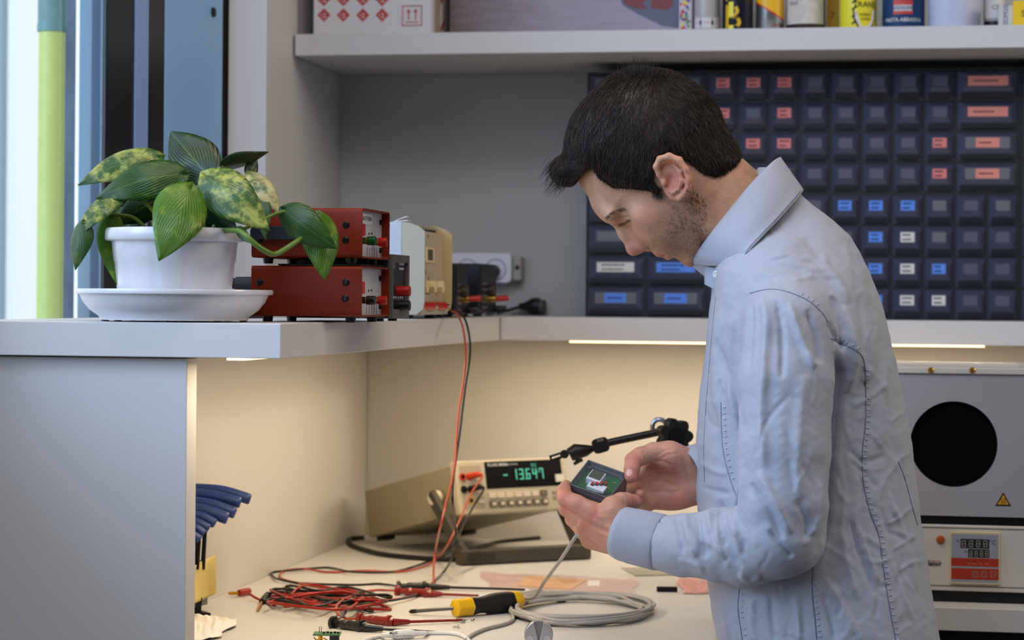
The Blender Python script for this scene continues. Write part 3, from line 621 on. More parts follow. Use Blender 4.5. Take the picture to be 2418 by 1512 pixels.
# two black supplies on the corner
navyb = mat('black_blue_case', (.045,.055,.085), .4)
for i, (pa_, pb2, lbl) in enumerate(((1073,1105,'black box supply with orange plug beside the cream power supply'),(1132,1172,'black box supply nearest the power strip on the wall'))):
    X = -.735; y0, y1 = onX(pa_,680,X).y, onX(pb2,680,X).y; zt = onX(pa_,622,X).z; zb = ZS+.005
    t = thing('black_power_supply', lbl, 'power supply', (X-.06,(y0+y1)/2,ZS))
    MB().box((X-.13,y0,zb),(X,y1,zt)).build('case', navyb, t, bevel=.002)
    MB().box((X,y0+.008,zb+.008),(X+.0012,y1-.008,zt-.006)).build('front_panel', mat('panel_black', (.075,.075,.085), .4), t, smooth=0)
    m = MB()
    for k in range(6): m.box((X+.0013,y0+.02,zt-.035-k*.010),(X+.0016,y0+(y1-y0)*.42,zt-.032-k*.010))
    m.build('panel_mark', mat('mark_dim', (.35,.32,.30), .6), t, smooth=0)
    z = zb+(zt-zb)*.30
    MB().cyl((X,y0+(y1-y0)*.55,zt-.045),(X+.01,y0+(y1-y0)*.55,zt-.045),.011,n=14).build('knob', mat('knob_bronze', (.22,.17,.10), .4), t, bevel=.001)
    MB().cyl((X,y0+(y1-y0)*.55,z),(X+.012,y0+(y1-y0)*.55,z),.006,n=12).build('terminal_post', brass, t)
    q = (X, y1-.012, z); MB().cyl(q,(X+.022,y1-.004,z+.002),.005,n=12).build('terminal_post', redc, t, bevel=.0008)
    MB().cyl((X,y1-.014,z-.017),(X+.02,y1-.012,z-.017),.006,n=12).build('terminal_post', blk, t, bevel=.0008)
    for y in (y0+.015,y1-.015): MB().cyl((X-.03,y,ZS+.0008),(X-.03,y,zb),.008).build('foot', blk, t)
# power strip on the wall
Ys = YB-.002; x0, x1 = onY(1040,620,Ys-.03).x, onY(1209,620,Ys-.03).x; z0, z1 = onY(1150,668,Ys-.03).z, onY(1150,598,Ys-.03).z
t = thing('power_strip', 'white power strip with round sockets on the wall behind the black boxes', 'power strip', ((x0+x1)/2,Ys,(z0+z1)/2))
m = MB(); m.rbox(((x0+x1)/2,Ys-.018,(z0+z1)/2),(x1-x0,.035,z1-z0),.010,axis=1); m.build('body', mat('strip_white', (.88,.88,.92), .4), t, bevel=.002)
for px in (1104,1170):
    c = onY(px,637,Ys-.036); MB(frame(c,(1,0,0),(0,0,1))).lathe([(0,-.006),(.0175,-.006),(.018,.0006),(.0205,.0006),(.0208,-.001)],28).build('socket', mat('socket_grey', (.62,.65,.74), .4), t)
for px in (1104,1170):
    c = onY(px,640,Ys-.036); MB().cyl(c+Vector((-.002,.004,0)), c+Vector((-.002,-.022,-.004)), .0115, n=16).build('plugged_connector', blk, t, bevel=.002) if px == 1170 else None
x2 = onY(1234,620,Ys-.02).x; MB().box((x1+.0005,Ys-.03,z0+.004),(x2,Ys,z1-.006)).build('end_block', mat('strip_beige', (.66,.64,.60), .5), t, bevel=.004)
c = onY(1221,632,Ys-.031); MB(frame(c,(1,0,0),(0,0,1))).lathe([(0,.001),(.004,.001),(.0042,0)],12).build('end_hole', dark, t)
# loose plug and cable on the shelf
pz = ZS+.017; pc = onZ(1262,724,pz); t = thing('loose_plug', 'black mains plug lying on the shelf near the drawer cabinets', 'plug', (pc.x,pc.y,ZS))
m = MB(frame(pc,(1,-.15,.0),(0,0,1))); m.lathe([(0,-.030),(.006,-.029),(.008,-.018),(.016,-.004),(.0165,.006),(.0155,.010),(0,.0105)],20,Matrix.Rotation(PI/2,4,'Y')); m.build('plug_body', blk, t)
MB().cyl(pc+Vector((.0105,-.0016,0)), pc+Vector((.020,-.003,0)), .0125, n=18).build('plug_face', mat('plug_grey', (.30,.28,.27), .5), t)
m = MB(); m.tube(spline([pc+Vector((-.026,.004,0)), pc+Vector((-.045,.007,-.006)), pc+Vector((-.07,.01,-.0125)), onZ(1175,738,ZS+.004), onZ(1150,741,ZS+.004)],6),.0033); m.build('cord', blk, t, smooth=80)

# ================================================================ bench multimeter
sc_ = 1.025; Wm, Hm, Dm = .217*sc_, .088*sc_, .297*sc_
yw, pt = .5986, .2228
u_ = R0*math.cos(yw)+Fv*math.sin(yw); n_ = -R0*math.sin(yw)+Fv*math.cos(yw)
n2 = n_*math.cos(pt)-Vector((0,0,1))*math.sin(pt); v_ = n_*math.sin(pt)+Vector((0,0,1))*math.cos(pt)
o_ = Vector((-.7516,3.6639,.9655))
TM = Matrix.Translation(o_) @ Matrix((u_, n2, v_)).transposed().to_4x4()     # local x across, y into the box, z up; front at y=0
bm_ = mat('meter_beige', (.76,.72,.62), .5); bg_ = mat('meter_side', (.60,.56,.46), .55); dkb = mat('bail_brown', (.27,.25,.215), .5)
mm = thing('bench_multimeter', 'beige bench multimeter with a green reading tilted up on its handle', 'multimeter', B(1090,1300))
MB(TM).box((.004,.016,.004),(Wm-.004,Dm,Hm-.004)).build('case', bg_, mm, bevel=.003)
MB(TM).box((0,0,0),(Wm,.018,Hm)).build('front_bezel', bm_, mm, bevel=.004)
def mq(u0, v0, u1, v1, y=-.0006, d=.001): return ((Wm*u0,y,Hm*v0),(Wm*u1,y+d,Hm*v1))
MB(TM).box(*mq(.26,.46,.955,.955,-.001,.0012)).build('display_window', mat('meter_black', (.012,.012,.014), .5, spec=.12), mm)
teal = mat('digit_teal', (.30,.72,.60), .5, emit=.45)
SEG = {'0':'abcdef','1':'bc','3':'abgcd','4':'fgbc','6':'afgedc','7':'abc','8':'abcdefg','9':'abcdfg','-':'g'}
def seg7(m, ch, x, z, w, h, t, y, yd=.0003):
    for s in SEG[ch]:
        a = {'a':((0,h-t),(w,h)),'g':((0,h/2-t/2),(w,h/2+t/2)),'d':((0,0),(w,t)),'b':((w-t,h/2),(w,h)),'c':((w-t,0),(w,h/2)),'f':((0,h/2),(t,h)),'e':((0,0),(t,h/2))}[s]
        m.box((x+a[0][0],y,z+a[0][1]),(x+a[1][0],y+yd,z+a[1][1]))
m = MB(TM); hh = Hm*.20; ww = .0085; x = Wm*.415
seg7(m,'-',x,Hm*.60,ww,hh,.0022,-.0016)
for k, ch in enumerate('13647'): seg7(m,ch,Wm*.50+k*.0135,Hm*.605,ww,hh,.0021,-.0016)
m.box((Wm*.50+.0245,-.0016,Hm*.605),(Wm*.50+.0262,-.0013,Hm*.605+.0017))
for k, s in enumerate(('mV','DC')): m.text(s, .008, TM.inverted() @ TM @ Matrix.Translation((Wm*(.735 if k == 0 else .70),-.0016,Hm*(.74 if k == 0 else .86))) @ Matrix.Rotation(PI/2,4,'X'))
m.build('digits', teal, mm, smooth=0)
m = MB(TM); m.text('FLUKE 8808A', .0072, Matrix.Translation((Wm*.375,-.0014,Hm*.895)) @ Matrix.Rotation(PI/2,4,'X'), bold=.02); m.text('MULTIMETER', .0042, Matrix.Translation((Wm*.50,-.0014,Hm*.893)) @ Matrix.Rotation(PI/2,4,'X')); m.build('lettering', panelw, mm, smooth=0)
btn = mat('button_cream', (.84,.80,.71), .45); bg2 = mat('button_grey', (.42,.39,.34), .5)
for k in range(7):
    x = Wm*(.295+.078*k)
    MB(TM).rbox((x,-.001,Hm*.335),(Wm*.058,.005,Hm*.105),.0015,axis=1).build('button', btn if k < 6 else bg2, mm)
    b = MB(TM).rbox((x,-.001,Hm*.175),(Wm*.058,.005,Hm*.12),.002,axis=1).build('button', bg2, mm)
    MB(TM).rbox((x+.0012,-.0037,Hm*.178),(Wm*.03,.0006,Hm*.062),.0012,axis=1).build('button_cap', btn, b)
for k in range(4): MB(TM).rbox((Wm*(.87+.06*(k%2)),-.001,Hm*(.34-.10*(k//2))),(Wm*.045,.003,Hm*.05),.001,axis=1).build('button', mat('button_taupe', (.62,.57,.48), .5), mm)
MB(TM).rbox((Wm*.925,-.001,Hm*.09),(Wm*.045,.004,Hm*.07),.0015,axis=1).build('power_button', mat('button_green', (.20,.36,.22), .4), mm)
MB(TM).rbox((Wm*.925,-.002,Hm*.60),(Wm*.075,.002,Hm*.14),.001,axis=1).build('white_tag', mat('tag_white', (.86,.84,.80), .5), mm)
hole = mat('hole', (.02,.02,.02), .5); jr = mat('jack_red', (.78,.22,.12), .4); jy = mat('jack_yellow', (.72,.60,.20), .4); jw = mat('jack_cream', (.80,.75,.65), .5)
MB(TM).box(*mq(.035,.10,.225,.90,-.0004,.0006)).build('terminal_field', mat('field_grey', (.66,.62,.54), .55), mm, smooth=0)
for u, v, cm in ((.055,.70,jr),(.115,.70,jr),(.18,.70,jw),(.055,.47,hole),(.115,.47,hole),(.18,.47,jw),(.105,.255,jy)):
    j = MB(TM).lathe([(.0025,.0005),(.0055,.002),(.0065,.0),],18,Matrix.Translation((Wm*u,-.0005,Hm*v)) @ Matrix.Rotation(PI/2,4,'X')).build('jack', cm, mm)
    MB(TM).lathe([(0,.0012),(.0034,.0012)],14,Matrix.Translation((Wm*u,-.0008,Hm*v)) @ Matrix.Rotation(PI/2,4,'X')).build('jack_hole', hole, j)
MB(TM).rbox((Wm*.195,-.001,Hm*.235),(Wm*.045,.004,Hm*.06),.001,axis=1).build('button', btn, mm)
# feet and bail handle
for u in (.12,.88): MB(TM).box((Wm*u-.012,Dm-.03,-.004),(Wm*u+.012,Dm-.008,.004)).build('rear_foot', blk, mm)
fl, fr = B(1090,1338,.0), B(1396,1322,.0); fdir = (fr-fl).normalized(); bk = Vector((-fdir.y,fdir.x,0))
Tb = frame(fl, fdir, bk); Lb = (fr-fl).length
m = MB(Tb); m.rbox((Lb/2,.012,.013),(Lb,.024,.024),.004,axis=0); m.build('bail_bar', dkb, mm, bevel=.001)
MB(Tb).box((.012,-.0008,.006),(.06,.0008,.019)).build('bail_inset', mat('bail_dark', (.20,.185,.16), .5), mm, smooth=0)
for s, u in ((0,-.014),(1,Wm+.014)):
    piv = TM @ Vector((u,.055,Hm*.42)); base = fl+fdir*(.012 if s == 0 else Lb-.012)+Vector((0,0,.012))+bk*.012
    m = MB(); x, y, z = basis(base, piv); L = (piv-base).length; side_ = fdir
    m = MB(frame(base, (piv-base), bk)); m.rbox((L/2,0,0),(L+.02,.026,.009),.009,axis=2); m.build('bail_arm', dkb, mm, bevel=.001)
    MB().cyl(TM @ Vector((-.002 if s == 0 else Wm-.006,.055,Hm*.42)), piv+u_*(-.004 if s == 0 else .004), .012, n=20).build('pivot_knob', btn, mm, bevel=.001)
# ================================================================ articulated arm
am = mat('arm_black', (.045,.04,.035), .4); arm_d = 3.36
A = lambda px, py, d=arm_d: P(px, py, d)
ar = thing('articulated_arm', 'black jointed holding arm with a star knob behind the hands', 'holding arm', (-.12,3.45,ZB))
MB().tube([A(1425,1050),A(1441,1045),A(1550,1022),A(1568,1018)],[.0058,.0056,.0056,.006],12).build('tube_arm', am, ar)
m = MB(); m.rbox((0,0,0),(.024,.018,.022),.006,frame(A(1418,1052),A(1441,1045)-A(1400,1056),Vector((0,1,0))),axis=1); m.build('collar', am, ar, bevel=.0015)
m = MB(); m.rbox((0,0,.006),(.010,.019,.004),.0015,frame(A(1419,1049),A(1441,1045)-A(1400,1056),Vector((0,1,0)))); m.build('collar_plate', mat('arm_steel', (.55,.52,.46), .3, .8), ar)
MB().tube([A(1345,1075),A(1360,1067),A(1385,1064),A(1398,1060),A(1412,1055)],[.010,.012,.0085,.005,.0035],12).build('clamp_body', am, ar)
MB().cyl(A(1333,1073,arm_d-.014),A(1333,1073,arm_d+.014),.0065,n=20).build('clamp_knob', mat('arm_knob', (.09,.09,.09), .35), ar, bevel=.001)
m = MB(frame(A(1318,1076),A(1333,1069)-A(1303,1079),Vector((0,1,0)))); m.cbox((0,0,.0022),(.024,.014,.003)).cbox((-.004,0,-.004),(.016,.014,.004)).cbox((-.0115,0,-.001),(.003,.014,.010)); m.build('jaw', am, ar, bevel=.0006)
m = MB(); m.tube([A(1364,1078),A(1363,1090)],.003).tube([A(1355,1097),A(1363,1091),A(1376,1086)],[.0022,.003,.0022]); m.build('wing_screw', am, ar)
kc = A(1592,1031,arm_d-.012); ax = (Fv*-1+Rv*.35).normalized()
pts = []
for k in range(56):
    a = 2*PI*k/56; r = .0275-.0042*(1-abs(math.cos(a*3.5)))*1.6; pts.append((r*math.cos(a), r*math.sin(a)))
MB(frame(kc, Uv.cross(ax), Uv)).prism(pts,-.010,.010).build('star_knob', mat('knob_rubber', (.035,.03,.03), .5), ar, bevel=.002)
MB().cyl(kc+ax*.0102, kc+ax*.0112, .013, n=24).build('knob_cap', mat('knob_cap_black', (.02,.02,.02), .3), ar)
MB().cyl(kc-ax*.011, kc-ax*.026, .0165, .0135, n=24).build('joint_housing', mat('joint_bronze', (.36,.31,.24), .35, .6), ar, bevel=.001)
q = A(1557,1008); MB().tube([q+Vector((math.cos(a)*.0105,.0,math.sin(a)*.0105)) for a in np.linspace(.6,4.2,14)], .0035, 8).build('cam_ring', mat('cam_steel', (.62,.62,.66), .25, .9), ar)
lp = [kc-ax*.018, Vector((kc.x+.06,kc.y+.03,kc.z-.05)), Vector((kc.x+.12,3.5,ZB+.04))]
MB().tube(lp,.006,12).build('lower_arm', am, ar); MB(Matrix.Translation((lp[2].x,lp[2].y,ZB))).lathe([(0,0),(.04,0),(.04,.012),(.02,.02),(.015,.05),(0,.05)],28).build('base', blk, ar)
# ================================================================ oven
YO = 3.36
def ox(px): return onY(px,1100,YO).x
def oz(py, px=2250): return onY(px,py,YO).z
st_m = mat('oven_steel', (.70,.69,.71), .42, .35, bump=.03, bscale=200, stretch=(1,1,20)); cr_m = mat('oven_cream', (.80,.775,.74), .45); rub = mat('oven_black', (.02,.02,.022), .35)
x0, x1 = ox(2015), ox(2490)
ov = thing('drying_oven', 'steel front oven with a round dark window behind the man', 'oven', ((x0+x1)/2,YO+.2,ZB))
MB().box((x0,YO+.012,oz(1222)),(x1,YO+.42,oz(872))).build('upper_body', cr_m, ov, bevel=.002)
# door with a round opening
cx_, cz_ = onY(2252,1049.5,YO).x, oz(1049.5); Rw = 101.5/FPX*dep(onY(2252,1050,YO)); zd0, zd1 = oz(1219), oz(884); N = 64
m = MB(); sq = []
for k in range(N):
    a = 2*PI*k/N; c, s = math.cos(a), math.sin(a); f_ = min((x1-cx_)/c if c > 1e-6 else 9, (x0-cx_)/c if c < -1e-6 else 9, (zd1-cz_)/s if s > 1e-6 else 9, (zd0-cz_)/s if s < -1e-6 else 9); sq.append((cx_+c*f_, cz_+s*f_))
for cxx, czz in ((x0,zd0),(x1,zd0),(x0,zd1),(x1,zd1)):
    j = min(range(N), key=lambda k: (sq[k][0]-cxx)**2+(sq[k][1]-czz)**2); sq[j] = (cxx,czz)
vs = [(cx_+Rw*math.cos(2*PI*k/N),YO,cz_+Rw*math.sin(2*PI*k/N)) for k in range(N)]+[(p[0],YO,p[1]) for p in sq]
vs += [(x,YO+.011,z) for x, y, z in vs]
fs = []
for k in range(N):
    q = (k+1) % N; fs += [(k,N+k,N+q,q),(2*N+k,2*N+q,3*N+q,3*N+k),(k,q,2*N+q,2*N+k),(N+k,3*N+k,3*N+q,N+q)]
m.add(vs, fs).build('door', st_m, ov, smooth=30)
MB(frame((cx_,YO+.008,cz_),(1,0,0),(0,0,1))).lathe([(0,0),(Rw*.999,0),(Rw*.999,-.002)],64).build('round_window', mat('oven_glass', (.004,.004,.005), .6, spec=.1), ov)
MB().box((x0,YO-.004,oz(883.5)),(x1,YO+.012,oz(868.5))).build('top_rail', cr_m, ov, bevel=.0015)
for px in (2198,2296):
    c = onY(px,875,YO-.0045); MB(frame(c,(1,0,0),(0,0,1))).lathe([(0,.002),(.003,.0018),(.0045,0)],14).build('rail_screw', brass, ov)
MB().box((x0+.004,YO+.006,oz(1241)),(x1,YO+.4,oz(1220))).build('gap_seal', rub, ov)
MB().box((x0,YO-.001,oz(1396)),(x1,YO+.42,oz(1240))).build('control_unit', cr_m, ov, bevel=.002)
m = MB(); m.box((x0,YO-.0016,oz(1385)),(x1,YO-.0009,oz(1383))).box((x0,YO-.0016,oz(1248)),(x1,YO-.0009,oz(1246))); m.build('panel_line', mat('line_grey', (.38,.36,.35), .6), ov, smooth=0)
MB().box((x0+.004,YO+.004,ZB+.0003),(x1,YO+.4,oz(1396))).build('base_rail', rub, ov)
def tri(px, py, s, y, mt, nm):
    c = onY(px,py,y); pts = [(c.x-s*.5,c.z-s*.42),(c.x+s*.5,c.z-s*.42),(c.x,c.z+s*.46)]; MB().prism(pts,y-.0004,y,1).build(nm, mt, ov, smooth=0)
tri(2369,1180,.0224,YO-.0002,ink,'warning_border'); tri(2369,1181,.0158,YO-.0007,mat('warn_yellow', (.85,.62,.12), .5),'warning_triangle')
m = MB(); c = onY(2369,1184,YO-.0013)
for k in (-1,0,1): m.tube([(c.x+k*.0027+.0007*math.sin(t_*5),c.y,c.z-.0035+.007*t_) for t_ in np.linspace(0,1.1,8)],.0005,6)
m.build('heat_mark', ink, ov, smooth=0)
c = onY(2221,1275,YO-.001); MB(frame(c,(1,0,0),(0,0,1))).lathe([(0,.006),(.004,.0055),(.0052,.003),(.0052,.001),(.0062,.0005),(.0062,-.001)],24).build('pilot_lamp', mat('lamp_amber', (.66,.30,.10), .25), ov)
m = MB(); a, b = onY(2186,1325,YO), onY(2221,1323,YO); m.box((a.x-.03,YO-.0016,a.z),(b.x,YO-.001,a.z+.0007)); m.build('logo_line', mat('logo_orange', (.75,.40,.25), .5), ov, smooth=0)
m = MB(); c = onY(2223,1332,YO); m.text('Initiator', .0098, frame((c.x,YO-.0014,c.z),(1,0,0),(0,0,1)), align='RIGHT', bold=.025); m.build('lettering', ink, ov, smooth=0)
cp = lambda px, py: onY(px,py,YO-.004)
a, b = cp(2243,1378), cp(2361,1258)
m = MB(); m.rbox(((a.x+b.x)/2,YO-.004,(a.z+b.z)/2),(b.x-a.x,.006,b.z-a.z),.002,axis=1); pn = m.build('display_frame', mat('frame_ivory', (.82,.76,.58), .4), ov, bevel=.0008)
def dq(x0_, y0_, x1_, y1_, nm, mt, lay): a, b = cp(x0_,y1_), cp(x1_,y0_); return MB().box((a.x,YO-.0072-lay*.0003,a.z),(b.x,YO-.0068-lay*.0003,b.z)).build(nm, mt, pn, smooth=0)
dq(2246,1263,2358,1374,'display_field',mat('field_blue_grey', (.58,.60,.64), .45),0)
dk = mat('lcd_dark', (.16,.16,.17), .3); rb = mat('band_red', (.66,.20,.10), .45)
dq(2268,1274,2336,1294,'digit_window',dk,1); dq(2286,1298,2336,1316,'digit_window',dk,1); dq(2246,1320,2358,1336,'red_band',rb,1); dq(2246,1344,2358,1367,'red_band',rb,1)
m = MB(); pu = dep(cp(2300,1300))/FPX
for k in range(4):
    q = cp(2271+17*k,1292); seg7(m,'8',q.x,q.z,9*pu,16*pu,1.6*pu,YO-.0080); q = cp(2289+12.4*k,1314.5); seg7(m,'8',q.x,q.z,7*pu,14*pu,1.4*pu,YO-.0080)
for px in (2303,2324,2345):
    for dx, dz, w, h in ((-6,0,1,12),(6,0,1,12),(0,6,12,1),(0,-6,12,1)): q = cp(px+dx,1356-dz); m.cbox((q.x,YO-.0079,q.z),(w*pu,.0003,h*pu))
    q = cp(px,1356); m.cbox((q.x,YO-.0079,q.z),(5*pu,.0003,1.2*pu))
m.build('segment', mat('segment_grey', (.62,.60,.56), .5), pn, smooth=0)
m = MB()
for tx, px, py, s in (('°C',2344,1281,.0085),('PV',2262,1278,.0042),('SV',2281,1303,.0042)): q = cp(px,py); m.text(tx, s, frame((q.x,YO-.0076,q.z),(1,0,0),(0,0,1)))
for k in range(4): q = cp(2288+14*k,1325); m.cbox((q.x,YO-.0079,q.z),(1.8*pu,.0003,1.8*pu))
m.build('lettering', ink, pn, smooth=0)
m = MB()
for k in range(4): q = cp(2288+14*k,1331); m.text(('AT','OUT','AL1','AL2')[k], .0032, frame((q.x,YO-.0079,q.z),(1,0,0),(0,0,1)))
m.build('band_lettering', mat('band_ink', (.85,.60,.50), .5), pn, smooth=0)
# ================================================================ potted plant
potw = mat('pot_white', (.86,.86,.88), .28, coat=.3)
DP = 2.725
pc = P(412, 700, DP); pc = Vector((pc.x, pc.y, ZS)); pu = DP/FPX
sau = thing('plant_saucer', 'round white plastic saucer under the potted plant', 'saucer', pc)
MB(Matrix.Translation(pc+Vector((0,0,.002)))).lathe([(0,.003),(.080,.003),(.086,0),(.0875,0),(.0885,.004),(.100,.012),(.108,.022),(.1115,.030),(.1165,.031),(.1172,.034),(.1165,.0365),(.112,.0365),(.1085,.031),(.098,.014),(.086,.007),(0,.007)], 96).build('dish', potw, sau, smooth=50)
m = MB(); 
for k in range(8):
    a = k*PI/4+.2; m.cyl((pc.x+.082*math.cos(a),pc.y+.082*math.sin(a),ZS+.0003),(pc.x+.082*math.cos(a),pc.y+.082*math.sin(a),ZS+.0025),.0045,n=10)
m.build('foot_pads', dark, sau)
zp = .0095; pot = thing('potted_plant', 'leafy green pothos with yellow flecks in a white plastic pot', 'plant', pc+Vector((0,0,zp)))
def fl(a, i): return -.012*max(0, math.cos(a*12))**6 if 1 < i < 6 else 0
MB(Matrix.Translation(pc)).lathe([(0,zp),(.062,zp),(.0645,zp+.003),(.0685,.045),(.0712,.0705),(.0722,.0715),(.0745,.0945),(.0805,.0955),(.0825,.0975),(.0822,.107),(.0805,.1105),(.078,.1108),(.0765,.1085),(.073,.09),(.064,.03),(0,.03)], 96, flute=fl).build('pot', potw, pot, smooth=50)
MB(Matrix.Translation(pc)).lathe([(0,.098),(.06,.099),(.0745,.096)], 32).build('soil', mat('soil', (.12,.09,.07), .95, noise=.5, nscale=90, bump=1), pot)
def leafmat(name, base, fleck, amt, edge=None):
    m = mat(name, base, .30, coat=.15, spec=.6)
    nt = m.node_tree; n = nt.nodes; L = nt.links; b = n['Principled BSDF']
    at = n.new('ShaderNodeAttribute'); at.attribute_name = 'uvl'; sp = n.new('ShaderNodeSeparateXYZ'); L.new(at.outputs['Vector'], sp.inputs[0])
    tc = n.new('ShaderNodeTexCoord'); nz = n.new('ShaderNodeTexNoise'); nz.inputs['Scale'].default_value = 55; nz.inputs['Detail'].default_value = 7; nz.inputs['Roughness'].default_value = .7
    L.new(tc.outputs['Object'], nz.inputs['Vector'])
    mr = n.new('ShaderNodeMapRange'); mr.inputs['From Min'].default_value = .62-amt; mr.inputs['From Max'].default_value = .70-amt*.6; L.new(nz.outputs['Fac'], mr.inputs['Value'])
    mx = n.new('ShaderNodeMix'); mx.data_type = 'RGBA'; mx.inputs['A'].default_value = (*lin(base),1); mx.inputs['B'].default_value = (*lin(fleck),1); L.new(mr.outputs['Result'], mx.inputs['Factor'])
    # pale midrib and side veins from the leaf's own coordinates
    ab = n.new('ShaderNodeMath'); ab.operation = 'ABSOLUTE'; L.new(sp.outputs['Y'], ab.inputs[0])
    v = n.new('ShaderNodeMapRange'); v.inputs['From Min'].default_value = .0; v.inputs['From Max'].default_value = .055; v.inputs['To Min'].default_value = .55; v.inputs['To Max'].default_value = 0; L.new(ab.outputs[0], v.inputs['Value'])
    m2 = n.new('ShaderNodeMix'); m2.data_type = 'RGBA'; L.new(v.outputs['Result'], m2.inputs['Factor']); L.new(mx.outputs['Result'], m2.inputs['A']); m2.inputs['B'].default_value = (*lin((.42,.55,.22)),1)
    L.new(m2.outputs['Result'], b.inputs['Base Color'])
    a1 = n.new('ShaderNodeMath'); a1.operation = 'MULTIPLY_ADD'; a1.inputs[1].default_value = -1.1; L.new(ab.outputs[0], a1.inputs[0]); L.new(sp.outputs['X'], a1.inputs[2])
    a2 = n.new('ShaderNodeMath'); a2.operation = 'MULTIPLY'; a2.inputs[1].default_value = 48; L.new(a1.outputs[0], a2.inputs[0])
    a3 = n.new('ShaderNodeMath'); a3.operation = 'SINE'; L.new(a2.outputs[0], a3.inputs[0])
    bp = n.new('ShaderNodeBump'); bp.inputs['Strength'].default_value = .25; bp.inputs['Distance'].default_value = .0012; L.new(a3.outputs[0], bp.inputs['Height']); L.new(bp.outputs['Normal'], b.inputs['Normal'])
    b.inputs['Subsurface Weight'].default_value = 0
    tr = n.new('ShaderNodeBsdfTranslucent'); tr.inputs['Color'].default_value = (*lin((.42,.58,.10)),1); ms = n.new('ShaderNodeMixShader'); ms.inputs[0].default_value = .22
    L.new(b.outputs[0], ms.inputs[1]); L.new(tr.outputs[0], ms.inputs[2]); L.new(ms.outputs[0], n['Material Output'].inputs['Surface'])
    return m
LG = leafmat('leaf_green', (.17,.33,.11), (.36,.48,.16), .06); LD = leafmat('leaf_deep', (.10,.22,.10), (.20,.36,.14), .05)
LV = leafmat('leaf_variegated', (.20,.36,.12), (.72,.74,.36), .17); LC = leafmat('leaf_cream', (.22,.38,.16), (.84,.80,.58), .24); LB = leafmat('leaf_bright', (.30,.48,.10), (.50,.62,.18), .10)
OUT = [(0,.0),(.03,.30),(.08,.62),(.16,.88),(.26,1.),(.38,.99),(.5,.90),(.62,.74),(.74,.54),(.85,.33),(.94,.14),(1,.0)]
def leaf(base, tip, width, m, roll=0., fold=.25, bow=.10, sag=0., asym=0., rib=None, droop=Vector((0,0,-1))):
    """base, tip: (px, py, depth offset in m); width in px; roll turns the blade about its midrib"""
    b = P(base[0], base[1], DP+base[2]); t = P(tip[0], tip[1], DP+tip[2])
    ax = (t-b); L = ax.length; ax.normalize()
    view = (CAM-(b+t)/2).normalized(); s = ax.cross(view)
    s.normalize(); nrm = s.cross(ax).normalized()
    if nrm.dot(view) < 0: nrm = -nrm; s = -s
    Rm = Matrix.Rotation(roll, 3, ax); s = Rm @ s; nrm = Rm @ nrm
    W = width*pu/2; vs = []; uv = []; nv = 9; N = 22
    for i in range(N):
        u = i/(N-1); k = 0
        while OUT[k+1][0] < u-1e-9: k += 1
        f_ = (u-OUT[k][0])/(OUT[k+1][0]-OUT[k][0]); w = W*(OUT[k][1]*(1-f_)+OUT[k+1][1]*f_)
        cen = b+ax*(L*u)+nrm*(bow*L*math.sin(PI*u))+droop*(sag*L*u*u)
        for j in range(nv):
            q = -1+2*j/(nv-1); ww = w*(1+asym*q); back = .10*L*abs(q)**1.5*max(0,1-u*4)   # heart lobes reach behind the base
            p = cen+s*(ww*q)-ax*back+nrm*(-fold*W*(abs(q)**1.4)*(w/W if W else 0)+.03*W*math.sin(7*u+3*q))
            vs.append(p); uv.append((u,q,0))
    me = MB(); me.add(vs, [(i*nv+j,(i+1)*nv+j,(i+1)*nv+j+1,i*nv+j+1) for i in range(N-1) for j in range(nv-1)])
    o = me.build('leaf', m, pot, smooth=180, solid=.0007)
    a = o.data.attributes.new('uvl', 'FLOAT_VECTOR', 'POINT'); a.data.foreach_set('vector', [c for q in uv for c in q])
    return b
stemm = mat('stem_green', (.36,.47,.18), .4)
def stem(pts, r=.0022): MB().tube(spline([P(x,y,DP+e) if not isinstance(x, Vector) else x for x, y, e in pts],8), r, 8).build('stem', stemm, pot, smooth=80)
LV_ = [ # base, tip, width, material, roll, fold, bow, sag, asym
 ((524,392,.03),(634,359,.06),62,LD,.95,.3,.06,0,0),
 ((590,415,.05),(606,372,.06),36,LD,.4,.4,.05,0,0),
 ((590,412,.02),(660,508,.0),64,LC,-.5,.35,.14,0,0),
 ((618,470,.0),(628,568,-.015),40,LG,.4,.5,.08,0,0),
 ((372,372,.03),(184,432,.02),84,LV,.55,.25,.12,.03,0),
 ((395,455,.02),(262,530,.0),80,LD,-.15,.3,.10,0,0),
 ((330,520,.05),(250,500,.06),50,LG,.3,.3,.1,0,0),
 ((262,505,-.02),(288,690,-.02),72,LB,-.35,.3,-.06,0,0),
 ((470,470,.0),(560,545,.02),80,LD,.2,.3,.1,0,0),
 ((500,470,.03),(590,470,.04),70,LD,.4,.3,.1,0,0),
 ((430,500,.03),(520,530,.05),60,LD,.1,.3,.1,0,0),
 ((345,490,.03),(300,545,.03),50,LG,.3,.3,.1,0,0),
 ((290,452,-.03),(176,566,-.05),66,LV,.75,.3,.12,0,0),
 ((196,528,-.05),(178,638,-.055),58,LG,.5,.5,.07,0,0),
 ((430,412,-.02),(226,462,-.035),100,LG,.35,.25,.14,.04,0),
 ((490,416,-.01),(402,310,.03),122,LD,.05,.10,.05,0,0),
 ((448,446,-.075),(375,617,-.118),124,LB,-.05,.20,.08,0,0),
 ((488,418,-.05),(638,540,-.07),112,LV,-.12,.18,.10,.03,0),
 ((752,510,-.01),(767,662,-.02),92,LB,-.25,.35,.06,0,0),
 ((672,498,-.03),(798,588,-.035),84,LG,.15,.30,.12,0,0),
 ((560,540,-.06),(600,576,-.075),26,LG,.3,.3,.1,0,0),
]
for a in LV_: leaf(*a)
c0 = lambda x, e: (x, 545, e)
